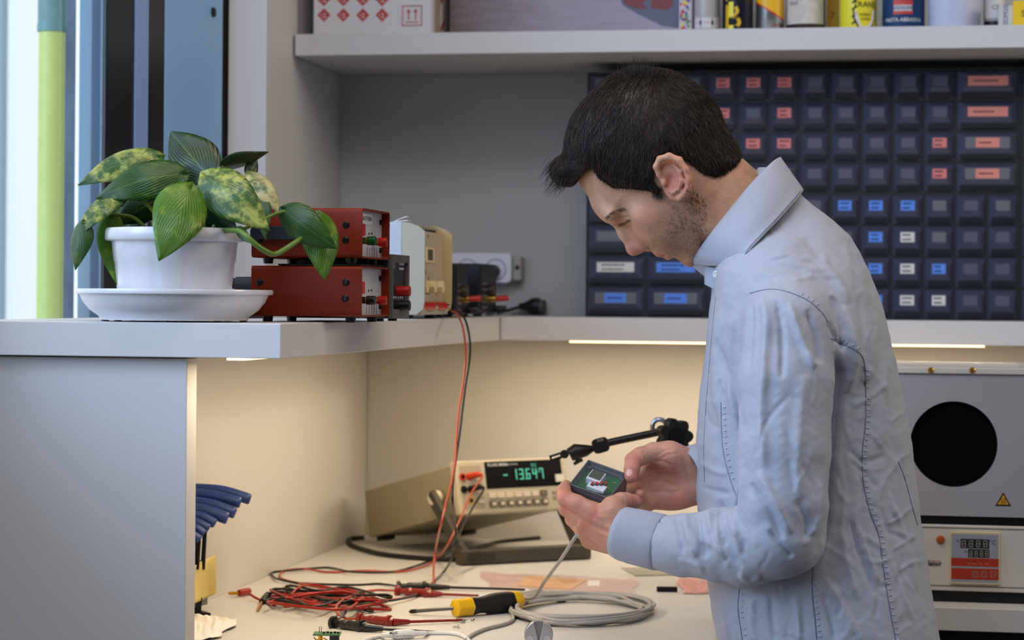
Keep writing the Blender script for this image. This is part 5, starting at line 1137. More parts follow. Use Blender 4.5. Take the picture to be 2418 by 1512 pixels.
def normals(V, Q):
    n = np.cross(V[Q[:,2]]-V[Q[:,0]], V[Q[:,3]]-V[Q[:,1]]); N = np.zeros_like(V)
    for i in range(4):
        for a in range(3): N[:,a] += np.bincount(Q[:,i], n[:,a], len(V))
    return N/(np.linalg.norm(N, axis=1)[:,None]+1e-9)
def pl_dist(V, pts):
    """distance in the picture plane directions to a polyline, and the place along it (0..1)"""
    best = np.full(len(V), 1e9); tt = np.zeros(len(V)); pts = np.array([(p[0],p[1]) for p in spline([(q[0],q[1],0) for q in pts], 6)]); N = len(pts)-1
    lo, hi = pts.min(0)-90, pts.max(0)+90; m = (V[:,0] > lo[0]) & (V[:,0] < hi[0]) & (V[:,1] > lo[1]) & (V[:,1] < hi[1]); v = V[m]; bb = best[m]; tq = tt[m]
    for i in range(N):
        a, b = pts[i], pts[i+1]; ab = b-a; t = np.clip(((v[:,0]-a[0])*ab[0]+(v[:,1]-a[1])*ab[1])/(ab@ab+1e-9), 0, 1)
        d = np.hypot(v[:,0]-a[0]-t*ab[0], v[:,1]-a[1]-t*ab[1]); u = d < bb; bb = np.where(u, d, bb); tq = np.where(u, (i+t)/N, tq)
    best[m] = bb; tt[m] = tq; return best, tt
def fold(V, N, pts, amp, w, side=-1, taper=True):
    d, t = pl_dist(V, pts); f = np.exp(-(d/w)**2)*np.clip(side*N[:,2]*1.6, 0, 1)
    if taper: f = f*np.clip(np.sin(np.clip(t,0,1)*PI)*1.8, 0, 1)
    V += N*(amp*f)[:,None]
def to_obj(name, V, Q, m, parent=None, col=None, sub=0, **k):
    me = bpy.data.meshes.new(name); me.from_pydata(M3(V).tolist(), [], Q.tolist()); me.materials.append(m); me.update()
    if col is not None:
        a = me.color_attributes.new('tint', 'FLOAT_COLOR', 'POINT'); a.data.foreach_set('color', np.concatenate([col, np.ones((len(col),1))], 1).astype(np.float32).ravel())
    return link(name, me, parent, smooth=180, sub=sub, **k)
vn = lambda V, f, s: (np.sin(V[:,0]*f+s)+np.sin(V[:,1]*f*1.3+s*2.1+1.7*np.sin(V[:,0]*f*.7))+np.sin(V[:,2]*f*.9+s*.7+1.3*np.sin(V[:,1]*f*.8)))/3

# ---------------------------------------------------------------- head
PH = math.radians(55); DX, DY = math.sin(PH), math.cos(PH); FX, FY = -math.cos(PH), math.sin(PH)   # down the face, forward
HO = (1560, 420)
def hp(s, t, e=0): return (HO[0]+DX*s+FX*t, HO[1]+DY*s+FY*t, e)
LEV = np.array([(-246,-22,-66,12),(-240,8,-92,48),(-225,46,-125,88),(-190,92,-170,119),(-150,121,-198,135),(-100,139,-213,142),(-53,151,-218,144),(-18,146,-215,142),(20,141,-203,137),(60,141,-178,128),(95,139,-140,118),(125,135,-90,107),(150,126,-40,93),(170,122,0,74),(184,110,35,50),(190,98,50,26)], float)
def skull(X, Y, Z, grow=0.):
    dx, dy = X-HO[0], Y-HO[1]; s = dx*DX+dy*DY; t = dx*FX+dy*FY
    g = grow; sc = np.interp(s, LEV[:,0]-np.linspace(g,0,len(LEV)), np.arange(len(LEV)))
    f = np.interp(sc, np.arange(len(LEV)), LEV[:,1])+g; b = np.interp(sc, np.arange(len(LEV)), LEV[:,2])-g; w = np.interp(sc, np.arange(len(LEV)), LEV[:,3])+g
    c = (f+b)/2; r = (f-b)/2; tn = (t-c)/r; w2 = w*(1-.13*np.clip(tn,0,1)**2-.05*np.clip(-tn,0,1)**2)
    q = (np.abs(tn)**2.25+np.abs(Z/w2)**2.25)**(1/2.25); d = (q-1)*np.minimum(r, w)
    cap = np.maximum(LEV[0,0]-g-s, s-LEV[-1,0]); return np.maximum(d, cap)
H = Field((1335,130,-200), (1850,700,200), 3.0)
sl, (X,Y,Z) = H.sub((1335,130,-200), (1850,700,200)); H.put(sl, skull(X,Y,Z), 8, 'u')
H.cap((1650,415,0),(1800,570,0),100,116,k=26)                                        # neck
for sg in (-1,1):
    H.cap((1622,470,sg*88),(1745,590,sg*62),26,30,k=22)                              # neck muscle
    H.cap(hp(70,-55,sg*96),hp(150,30,sg*66),26,24,k=26)                              # jaw edge
    H.ell(hp(24,92,sg*96),(38,34,26),k=30,ax=(DX,DY))                                # cheekbone
    H.ell(hp(72,108,sg*62),(44,30,38),k=30,ax=(DX,DY))                               # cheek
    H.ell(hp(-20,154,sg*58),(16,18,30),k=16,op='s',ax=(DX,DY))                       # eye socket
    H.ell(hp(-44,137,sg*52),(15,19,46),k=18,ax=(DX,DY))                              # brow ridge
    H.ell(hp(-10,113,sg*57),(24.5,24,28),k=5,ax=(DX,DY))                             # closed lid over the eyeball
    H.cap(hp(-4,132,sg*16),hp(44,146,sg*20),13,15,k=16); H.ell(hp(42,112,sg*54),(36,26,38),k=26,ax=(DX,DY))
    H.ell(hp(56,153,sg*19),(14,15,12),k=9,ax=(DX,DY))                                # nostril wing
    H.ell(hp(68,166,sg*10),(5,6,5),k=4,op='s')                                       # nostril
H.ell(hp(-62,128,0),(34,26,70),k=30,ax=(DX,DY))
H.chain([(*hp(-22,141),15),(*hp(6,154),15.5),(*hp(40,168),18)],k=14)
H.ell(hp(44,170,0),(18,21,17),k=10,ax=(DX,DY)); H.chain([(*hp(52,168),10),(*hp(68,150),11)],k=8)
H.ell(hp(94,120,0),(42,30,62),k=24,ax=(DX,DY))                                       # muzzle
H.ell(hp(97,146,0),(13,12,40),k=8,ax=(DX,DY)); H.ell(hp(122,139,0),(12.5,12,35),k=8,ax=(DX,DY))
for sg in (-1,1): H.chain([(*hp(108.5,158,0),2.2),(*hp(109,150,sg*20),2.4),(*hp(115,132,sg*44),2.4)],k=4,op='s')
H.ell(hp(141,146,0),(9,8,28),k=12,op='s',ax=(DX,DY)); H.ell(hp(164,112,0),(26,25,36),k=18,ax=(DX,DY))
# ears
def ear(sg):
    e = lambda v: sg*v
    H.ell((1590,424,e(146)),(31,54,10),k=10,ax=(1,-.22))
    H.chain([(1570,432,e(150),7),(1556,412,e(156),6.5),(1549,394,e(160),7.5),(1558,376,e(164),8),(1580,369,e(168),8.5),(1604,378,e(172),8),(1620,400,e(174),7.5),(1627,424,e(173),7.5),(1625,444,e(169),8),(1616,462,e(162),9),(1606,468,e(156),10)],k=5)
    H.chain([(1592,390,e(158),6),(1606,406,e(162),6.5),(1611,428,e(162),7),(1603,448,e(158),7),(1590,455,e(154),6)],k=6)
    H.ell((1584,426,e(164)),(13,17,16),k=7,op='s',ax=(1,-.22)); H.ell((1580,398,e(168)),(17,9,10),k=6,op='s',ax=(1,.5))
    H.ell((1569,432,e(156)),(7,10,7),k=6)
ear(-1); ear(1)
V, Q = H.mesh(2); N = normals(V, Q)
for pts, a, w in (([(1462,531),(1470,530),(1480,526),(1489,519)],-3.0,2.6),([(1452,524),(1464,517),(1478,513),(1492,514)],-2.2,2.5),([(1512,564),(1526,568),(1535,579),(1532,592)],-3.0,4),([(1538,572),(1556,584),(1568,594)],-1.2,7),([(1474,500),(1482,508),(1488,512)],-.8,3),([(1466,540),(1480,537),(1494,528)],-1.4,4),([(1404,470),(1412,490),(1420,505)],-.8,4)): fold(V, N, pts, a, w)
dx, dy = V[:,0]-HO[0], V[:,1]-HO[1]; s_ = dx*DX+dy*DY; t_ = dx*FX+dy*FY
def blob(s, t, r, e=None): return np.exp(-(((s_-s)/r)**2+((t_-t)/r)**2))
sk = np.tile(np.array(lin((.75,.57,.46))), (len(V),1)); pinkc = np.array(lin((.76,.42,.36))); stub = np.array(lin((.33,.255,.21)))
pk = np.clip(.45*blob(45,172,22)+.18*blob(28,95,45)+.5*np.exp(-((np.hypot(V[:,0]-1600,V[:,1]-430)/52)**4))*(np.abs(V[:,2]) > 143), 0, .8)[:,None]; sk = sk*(1-pk)+pinkc*pk
lips = np.clip(np.exp(-((s_-98)/9)**2-((t_-156)/13)**2)+np.exp(-((s_-122)/9)**2-((t_-148)/12)**2), 0, 1)[:,None]*.7; sk = sk*(1-lips)+np.array(lin((.70,.40,.35)))*lips
rs = np.random.RandomState(2); bd = np.clip((s_-62)/35,0,1)*np.clip((s_-30+.75*(t_-60)*0)/60,0,1)*np.clip(1.25-np.abs(t_-70)/95,0,1)+np.clip(1-np.abs(t_+2)/26,0,1)*np.clip((s_-25)/30,0,1)*np.clip((150-s_)/60,0,1)*.9+np.exp(-((s_-80)/14)**2)*np.clip((t_-120)/20,0,1)*.8
bd = np.clip((.5*bd)*(.6+.4*rs.rand(len(V)))*(.85+.25*vn(V,.09,3)), 0, .6)[:,None]*(1-lips); bd[s_ < 20] = 0; bd[(V[:,0] > 1660)] *= .3; sk = sk*(1-bd)+stub*bd
shade_hair = np.zeros(len(V))
skin = mat('skin', (.8,.6,.5), .48, attr='tint', noise=.14, nscale=70, bump=.35, bscale=520, sss=.05, spec=.4)
headV, headQ, headC = V, Q, sk
# ---------------------------------------------------------------- hands
def finish(F, sm=1): V, Q = F.mesh(sm); return V, Q, normals(V, Q)
A_ = Field((1290,1120,-290), (1640,1360,-20), 2.4)                                   # near (left) hand, back of the hand to us
A_.cap((1600,1290,-208),(1478,1262,-200),50,44,k=10)
A_.cap((1485,1248,-200),(1400,1212,-188),36,26,k=18); A_.cap((1485,1262,-196),(1386,1232,-166),36,26,k=18); A_.cap((1480,1280,-186),(1382,1254,-140),32,24,k=18); A_.cap((1478,1292,-172),(1394,1276,-116),28,22,k=18)
A_.chain([(1398,1209,-190,24),(1362,1190,-186,20.5),(1336,1178,-172,20.5)],k=7); A_.chain([(1336,1178,-172,19.5),(1331,1160,-142,17),(1337,1148,-116,14.5)],k=5)   # index
A_.chain([(1384,1230,-166,24),(1338,1202,-140,19)],k=7); A_.chain([(1338,1202,-140,18.5),(1362,1208,-85,16),(1392,1205,-62,14)],k=5)
A_.chain([(1382,1254,-140,22),(1352,1226,-104,18)],k=7); A_.chain([(1352,1226,-104,17.5),(1385,1224,-62,15),(1412,1214,-50,13)],k=5)
A_.chain([(1394,1274,-116,20),(1374,1248,-76,16)],k=7); A_.chain([(1374,1248,-76,15.5),(1404,1240,-48,13.5),(1428,1228,-45,12)],k=5)
A_.chain([(1478,1246,-205,32),(1448,1206,-206,26),(1446,1196,-204,24)],k=14); A_.chain([(1446,1197,-203,23),(1466,1184,-190,20),(1478,1183,-180,19.5)],k=8); A_.chain([(1478,1183,-180,18.5),(1496,1185,-162,17),(1503,1187,-152,14.5)],k=5)  # thumb
V1, Q1, N1 = finish(A_, 2)
for pts, a, w in (([(1398,1225),(1420,1240),(1450,1252)],1.6,6),([(1380,1240),(1410,1258),(1445,1268)],1.6,6),([(1384,1262),(1410,1275),(1440,1284)],1.4,6),([(1392,1236),(1420,1250),(1445,1260)],-1.5,5),([(1332,1166),(1345,1172),(1352,1182)],-1.0,3),([(1326,1180),(1336,1190),(1342,1198)],-.9,2.5),([(1372,1222),(1362,1232),(1360,1246)],-2.0,4),([(1470,1172),(1474,1182),(1474,1192)],-1.1,2.5),([(1410,1222),(1440,1222),(1462,1236)],1.2,5),([(1364,1244),(1370,1256),(1376,1268)],-1.6,4)): fold(V1, N1, pts, a, w)
C_ = Field((1420,1030,-160), (1800,1240,110), 2.4)                                   # far (right) hand, palm to us
C_.cap((1790,1150,60),(1650,1128,8),50,46,k=10)
C_.cap((1640,1110,2),(1552,1092,-14),40,25,k=20); C_.cap((1640,1128,4),(1540,1124,-6),40,26,k=20); C_.cap((1640,1146,4),(1540,1154,-6),38,24,k=20); C_.cap((1640,1160,0),(1552,1182,-12),32,22,k=20)
C_.chain([(1632,1098,-18,38),(1580,1078,-42,34),(1544,1070,-54,25)],k=16); C_.ell((1600,1178,-14),(44,26,26),k=18,ax=(1,-.2))
C_.chain([(1544,1070,-54,24),(1512,1078,-72,21),(1496,1088,-84,20.5)],k=8); C_.chain([(1496,1088,-84,20),(1492,1108,-98,18.5),(1490,1126,-108,15.5)],k=5)
C_.chain([(1552,1092,-14,22),(1528,1112,-20,18),(1496,1132,-6,17)],k=6); C_.chain([(1496,1132,-6,16.5),(1460,1150,-16,14)],k=5)
C_.chain([(1540,1124,-6,23),(1506,1150,-8,18)],k=7); C_.chain([(1506,1150,-8,17.5),(1470,1170,-28,15),(1445,1185,-40,13)],k=5)
C_.chain([(1540,1154,-6,22),(1516,1182,-22,17)],k=7); C_.chain([(1516,1182,-22,16.5),(1490,1196,-52,14.5)],k=5)
C_.chain([(1552,1180,-12,20),(1528,1194,-48,16)],k=7); C_.chain([(1528,1194,-48,15.5),(1514,1180,-80,14),(1511,1168,-92,12)],k=5)
V2, Q2, N2 = finish(C_, 2)
for pts, a, w in (([(1540,1092),(1560,1090),(1580,1098),(1598,1118),(1606,1150)],-2.6,4),([(1528,1140),(1552,1136),(1580,1142),(1600,1152)],-2.2,4),([(1534,1164),(1560,1160),(1590,1162),(1612,1156)],-2.0,4),([(1504,1070),(1512,1080),(1516,1094)],-1.2,3),([(1516,1064),(1524,1076),(1526,1090)],-1.2,3),([(1480,1092),(1490,1096),(1502,1102)],-.8,2.5),([(1550,1078),(1572,1064),(1590,1062)],-1.0,3),([(1556,1086),(1580,1074),(1604,1072)],-1.2,3),([(1610,1080),(1622,1110),(1630,1150)],-1.6,4),([(1556,1190),(1562,1202),(1566,1212)],-1.2,3)): fold(V2, N2, pts, a, w)
def hand_col(V, tips):
    c = np.tile(np.array(lin((.79,.575,.48))), (len(V),1)); p = np.zeros(len(V))
    for x, y, r in tips: p = np.maximum(p, np.exp(-((V[:,0]-x)**2+(V[:,1]-y)**2)/r**2))
    p = (p*.6)[:,None]; return c*(1-p)+np.array(lin((.80,.45,.39)))*p
c1 = hand_col(V1, [(1330,1165,22),(1500,1186,18),(1338,1200,18),(1400,1215,18),(1384,1240,16)]); c2 = hand_col(V2, [(1489,1120,22),(1510,1172,16),(1496,1084,20),(1600,1180,30),(1570,1100,24)])
# inner body joins head and hands inside the clothes
T_ = Field((1400,480,-460), (2260,1560,460), 14)
T_.chain([(1770,560,0,95),(1850,760,0,150),(1890,1050,0,170),(1930,1500,0,175)],k=60)
for sg in (-1,1): T_.cap((1860,790,sg*150),(1860,800,sg*300),80,70,k=60)
T_.chain([(1870,800,-320,66),(1860,1270,-390,52),(1580,1285,-210,42)],k=30); T_.chain([(1870,800,320,66),(1850,1240,330,52),(1700,1135,40,40)],k=30)
V3, Q3 = T_.mesh(1); c3 = np.tile(np.array(lin((.79,.58,.48))), (len(V3),1))
o1, o2, o3 = len(headV), len(headV)+len(V1), len(headV)+len(V1)+len(V2)
AV = np.concatenate([headV,V1,V2,V3]); AQ = [headQ,Q1+o1,Q2+o2,Q3+o3]
for (lo_, hi_), pt in (((0,o1),(1775,560,0)),((o1,o2),(1590,1288,-208)),((o2,o3),(1720,1138,30))):
    def near(a, b, p): return a+np.argsort(((AV[a:b]-np.array(p))**2).sum(1))[:2]
    i, j = near(lo_, hi_, pt); k, l = near(o3, len(AV), AV[i]); AQ.append(np.array([[i,j,l,k]]))
man = to_obj('person', AV, np.concatenate(AQ), skin, None, np.concatenate([headC,c1,c2,c3]))
tag(man, 'person with dark hair in a light blue shirt looking down at a small device', 'person')
def pxbvh(V, Q):
    from mathutils.bvhtree import BVHTree
    return BVHTree.FromPolygons([tuple(v) for v in V], [tuple(q) for q in Q])
def onsurf(bvh, x, y, lift=0., e0=-600):
    h = bvh.ray_cast(Vector((x,y,e0)), Vector((0,0,1)))
    return None if h[0] is None else (h[0].x, h[0].y, h[0].z-lift)
def surf_line(bvh, pts, lift=0., n=6):
    out = []
    for p in spline([(q[0],q[1],0) for q in pts], n):
        h = onsurf(bvh, p.x, p.y, lift)
        if h: out.append(m3(*h))
    return out
hb_ = pxbvh(headV, headQ)
nailm = mat('nail', (.86,.66,.60), .3, coat=.3)
def nail(V, Q, c, ax, L, W, lift=1.2):
    b = pxbvh(V, Q); vs = []; n = 7; px_, py_ = -ax[1], ax[0]
    for i in range(n):
        for j in range(n):
            u, v = (i/(n-1)-.5)*2, (j/(n-1)-.5)*2; w = math.sqrt(max(0,1-(abs(u)**3)*.75)); x = c[0]+ax[0]*L*u+px_*W*v*w; y = c[1]+ax[1]*L*u+py_*W*v*w
            h = onsurf(b, x, y, lift-1.0*(v*v)); vs.append(m3(*h) if h else m3(x,y,c[2]))
    return MB().add(vs, [(i*n+j,i*n+j+1,(i+1)*n+j+1,(i+1)*n+j) for i in range(n-1) for j in range(n-1)])
nail(V2, Q2, (1486,1117,-118), (-.1,.99), 8.5, 7).build('fingernail', nailm, man, smooth=180)
# eyebrow, lashes and stubble lines as fine strands
hairm = mat('dark_hair', (.10,.075,.06), .42, attr='tint', spec=.4)
def strands(rows, name, parent, tint=(.085,.062,.05), sides=3):
    """rows: lists of (world point, radius); one mesh of thin tapering strands"""
    vs, fs, cs = [], [], []
    for pts, r0, cl in rows:
        n = len(pts); x = None; o = len(vs)
        for k in range(n):
            t = (pts[min(k+1,n-1)]-pts[max(k-1,0)]); t.normalize()
            if x is None: x = basis((0,0,0), t)[0]
            x = (x-t*x.dot(t)).normalized(); y = t.cross(x); r = r0*(1-.85*k/(n-1))
            for j in range(sides): a = 2*PI*j/sides; vs.append(pts[k]+(x*math.cos(a)+y*math.sin(a))*r); cs.append(cl)
        for k in range(n-1):
            for j in range(sides): fs.append((o+k*sides+j, o+k*sides+(j+1)%sides, o+(k+1)*sides+(j+1)%sides, o+(k+1)*sides+j))
    me = bpy.data.meshes.new(name); me.from_pydata([tuple(v) for v in vs], [], fs); me.materials.append(hairm); me.update()
    a = me.color_attributes.new('tint', 'FLOAT_COLOR', 'POINT'); a.data.foreach_set('color', np.array([(*c,1) for c in cs], np.float32).ravel())
    return link(name, me, parent, smooth=180)
R = random.Random(12); rows = []; dk_ = lin((.13,.10,.085))
for k in range(80):
    u = R.random(); p = [(1429,518),(1436,509),(1447,501),(1461,495),(1474,493)]; q = spline([(a,b,0) for a,b in p],8); c = q[int(u*(len(q)-1))]; x, y = c.x+R.uniform(-2,2), c.y+R.uniform(-5,5)*(1-.5*u)
    pts = []
    for i in range(4):
        f = i/3; h = onsurf(hb_, x+f*R.uniform(8,13), y-f*(5-9*u)+R.uniform(-.5,.5), 1.2+1.2*f)
        if h: pts.append(m3(*h))
    if len(pts) == 4: rows.append((pts, .00016, lin((.30,.23,.19))))
strands(rows, 'eyebrow', man)
rows = []
for k in range(26):
    u = k/25; x, y = 1461+28*u, 531-12*u**1.3; h = onsurf(hb_, x, y, .6)
    if h: a = m3(*h); b = m3(h[0]-3+2*u, h[1]+7, h[2]-9); rows.append(([a, (a+b)/2+Vector((0,0,-.0008)), b], .00018, lin((.07,.05,.045))))
strands(rows, 'eyelashes', man)
# ---------------------------------------------------------------- hair
POLY = np.array([(1752,374),(1744,342),(1730,305),(1716,279),(1690,232),(1661,199),(1621,178),(1580,163),(1530,156),(1480,158),(1440,178),(1419,195),(1371,243),(1343,287),(1327,326),(1319,362),(1300,378),(1294,398),(1297,425),(1312,444),(1335,444),(1358,434),(1378,408),(1399,398),(1411,420),(1446,444),(1494,448),(1534,452),(1556,464),(1560,448),(1545,428),(1543,394),(1555,372),(1582,362),(1612,374),(1637,392),(1657,412),(1684,430),(1702,424),(1736,398)], float)
def polysd(X, Y, P_):
    d = np.full(X.shape, 1e9); ins = np.zeros(X.shape, bool); n = len(P_)
    for i in range(n):
        a, b = P_[i], P_[(i+1) % n]; ab = b-a; t = np.clip(((X-a[0])*ab[0]+(Y-a[1])*ab[1])/(ab@ab), 0, 1); d = np.minimum(d, np.hypot(X-a[0]-t*ab[0], Y-a[1]-t*ab[1]))
        c = ((a[1] > Y) != (b[1] > Y)) & (X < (b[0]-a[0])*(Y-a[1])/(b[1]-a[1]+1e-12)+a[0]); ins ^= c
    return np.where(ins, -d, d)
G = Field((1270,125,-190), (1780,490,190), 4.0)
sl, (X,Y,Z) = G.sub((1270,125,-190), (1780,490,190)); X2, Y2 = np.meshgrid(G.ax[0], G.ax[1], indexing='ij')
pd = polysd(X2, Y2, POLY)[:,:,None].astype(np.float32); sd = skull(X, Y, Z, 13.)
tuft = np.sqrt(((X-1340)/44)**2+((Y-402)/38)**2+(Z/80)**2); tuft = (tuft-1)*37
nap = np.float32(1)*(np.sqrt(((X-1676)/86)**2+((Y-380)/66)**2+(Z/112)**2)-1)*60
h2 = np.clip(.5+.5*(tuft-sd)/30, 0, 1); sd = tuft*(1-h2)+sd*h2-30*h2*(1-h2); h2 = np.clip(.5+.5*(nap-sd)/44, 0, 1); sd = nap*(1-h2)+sd*h2-44*h2*(1-h2)*.6; kk = 10.; hh_ = np.clip(.5-.5*(sd-pd)/kk, 0, 1); G.F = (sd*(1-hh_)+pd*hh_*1.0+kk*hh_*(1-hh_)).astype(np.float32)[:G.n[0],:G.n[1],:G.n[2]]
HV, HQ = G.mesh(2); HN = normals(HV, HQ)
HV += HN*(1.2*vn(HV,.07,1)-2.0)[:,None]
hc = np.tile(np.array(lin((.095,.070,.058))), (len(HV),1))
hair = to_obj('hair', HV, HQ, hairm, man, hc)
# strands over the hair mass: flow runs away from the whorl near the crown
WH = np.array((1535,172.)); R = random.Random(3); rows = []
tri_a = np.linalg.norm(np.cross(HV[HQ[:,2]]-HV[HQ[:,0]], HV[HQ[:,3]]-HV[HQ[:,1]]), axis=1); cum = np.cumsum(tri_a)/tri_a.sum(); rsn = np.random.RandomState(8)
pick = np.searchsorted(cum, rsn.rand(21000)); cen = HV[HQ[pick]].mean(1)+rsn.randn(21000,3)*1.5; nn_ = HN[HQ[pick][:,0]]
hbv = pxbvh(HV, HQ)
for c, n in zip(cen, nn_):
    if c[2] > 120: continue
    d = np.array((c[0]-WH[0], c[1]-WH[1], c[2]*.55)); dist = np.linalg.norm(d); d /= dist+1e-6
    g = np.array((-.10,.75,-.05)) if c[0] < 1560 else np.array((.28,.62,0)); w = min(1, dist/170); d = d*(1.15-w*.55)+g*w; 
    if c[1] > 355 and c[0] < 1370: d = np.array((-.55+(1335-c[0])*.012,.45,R.uniform(-.4,.4)))
    d = d+rsn.randn(3)*.30; d -= n*(d@n); d /= np.linalg.norm(d)+1e-6
    L = R.uniform(24,44)*(.75 if dist < 110 else 1); lift = R.uniform(.04,.34)+(.55*R.random() if dist < 60 else 0)
    if c[1] > 390 and c[0] > 1400: L *= .55; lift *= .5
    p = Vector(c-n*1.0); pts = []; dd = Vector(d+n*lift)
    for i in range(5):
        pts.append(m3(*p)); q = p+dd*(L/4)
        h = hbv.find_nearest(q)
        if h[0] is not None:
            off = (q-h[0]).dot(h[1]); q = q+h[1]*((1.2+i*lift*4*.6)-off)*.7
        p = q
    b = R.uniform(.7,1.5); tint = (.085*b,.062*b,.050*b) if R.random() < .72 else (.26,.19,.14); rows.append((pts, R.uniform(.0003,.0005), lin(tint)))
for k in range(260):                                                                   # spikes at the crown and loose fringe hairs
    x = R.gauss(1508,34); h = onsurf(hbv, x, R.uniform(160,190), 0)
    if h: a = h; L = R.uniform(8,34)*max(.2,1-abs(x-1502)/90); rows.append(([m3(a[0]+(x-1510)*.12*f, a[1]-L*f-8*f, a[2]+R.uniform(-6,14)*f) for f in (0,.5,1)], .00032, lin((.09,.066,.055))))
for k in range(240):
    a0 = R.uniform(0,1); p0 = (1352-54*a0+R.uniform(-8,8), 385+40*a0*(1-a0)*2+R.uniform(-14,34), R.uniform(-75,10)); L = R.uniform(18,46); c_0 = R.uniform(-.6,1.0)
    rows.append(([m3(p0[0]-L*.55*f+c_0*18*f*f, p0[1]+L*.85*f-c_0*6*f*f, p0[2]-8*f*(1-f)) for f in (0,.3,.6,.8,1)], R.uniform(.0002,.00042), lin((.10,.075,.06) if k % 4 else (.2,.15,.11))))
for k in range(700):                                                                  # nape and sideburn fringe
    if k % 3: u = R.random(); x, y = 1640+112*u, 385+30*math.sin(PI*u*.95)-20*u
    elif k % 2: x, y = R.uniform(1540,1565), R.uniform(440,464)
    else: u = R.random(); q = spline([(1401,396,0),(1411,418,0),(1446,442,0),(1494,446,0),(1536,450,0)],6); c = q[int(u*(len(q)-1))]; x, y = c.x+R.uniform(-3,3), c.y-6
    h = onsurf(hb_, x, y, 1.5)
    if h: dx_ = R.uniform(-2,8) if k % 3 else R.uniform(-4,4); rows.append(([m3(h[0]+dx_*f, h[1]+R.uniform(8,20)*f, h[2]-1.5-2*f) for f in (0,.5,1)], .00026, lin((.10,.075,.06))))
strands(rows, 'hair_strands', hair)
# short beard strands on the jaw
rows = []
for k in range(1500):
    s, t = R.uniform(35,180), R.gauss(40,45) if R.random() < .7 else R.uniform(-25,20)
    wgt = min(1,max(0,(s-50)/50)) if t > 18 else 1-abs(t)/40
    if R.random() > wgt*.9+.02: continue
    x, y, _ = hp(s, t); h = onsurf(hb_, x, y, .3)
    if h and x < 1668: rows.append(([m3(*h), m3(h[0]+R.uniform(2,5), h[1]+R.uniform(3,7), h[2]-1.0)], .00016, lin((.17,.13,.11))))
strands(rows, 'beard_stubble', man)
# ---------------------------------------------------------------- shirt
shirtm = mat('shirt_chambray', (.655,.675,.73), .85, noise=.05, nscale=300, bump=.25, bscale=1400, sheen=.15, spec=.2)
seamm = mat('shirt_seam', (.40,.45,.54), .85)
TY = np.array([395,440,480,520,560,600,640,690,760,850,950,1050,1150,1250,1300,1390,1440,1495,1560,1640],float)
TL = np.array([1790,1770,1750,1728,1706,1690,1682,1680,1672,1662,1650,1644,1643,1652,1660,1672,1680,1690,1702,1712],float)
TR = np.array([1835,1872,1912,1966,2008,2034,2052,2073,2093,2114,2136,2153,2165,2176,2186,2198,2206,2214,2222,2228],float)
TH = np.array([34,60,90,134,188,242,290,332,352,346,338,332,328,330,332,338,340,344,348,350],float)*.93
SF = Field((1420,380,-520), (2260,1660,480), 4.2)
sl, (X,Y,Z) = SF.sub((1420,380,-520), (2260,1660,480))
Yc = np.clip(Y, TY[0], TY[-1]); l_, r_, h_ = [np.interp(Yc, TY, a).astype(np.float32) for a in (TL,TR,TH)]; c_ = (l_+r_)/2+.09*np.clip(Z,0,None)*np.clip((Y-1300)/120,0,1); rx_ = (r_-l_)/2
q_ = (np.abs((X-c_)/rx_)**2.3+np.abs(Z/h_)**2.3)**(1/2.3); d_ = np.maximum((q_-1)*np.minimum(rx_,h_)*.9, np.maximum(TY[0]-Y, Y-1630)); SF.put(sl, d_.astype(np.float32), 10, 'u')
for sg in (-1,1):
    SF.chain([(1850,640,sg*200,70),(1868,770,sg*305,92)],k=46)
    SF.cap((1930,700,sg*190),(1960,820,sg*250),80,88,k=50)
# near arm
SF.chain([(1862,770,-322,104),(1856,900,-352,112)],k=26); SF.chain([(1856,900,-352,112),(1852,1060,-376,108),(1850,1190,-385,104)],k=13)
SF.chain([(1850,1190,-385,103),(1846,1262,-378,102)],k=13)
SF.chain([(1846,1264,-378,101),(1780,1284,-330,94),(1700,1288,-280,86),(1610,1288,-235,72),(1548,1282,-214,62)],k=14)
SF.cap((1765,1320,-325),(1752,1352,-318),50,34,k=26)
# far arm
SF.chain([(1862,780,315,100),(1850,1000,345,104),(1840,1200,345,98)],k=26); SF.chain([(1840,1200,345,96),(1760,1140,150,74),(1690,1112,40,58)],k=24)
SV, SQ = SF.mesh(2); SN = normals(SV, SQ)
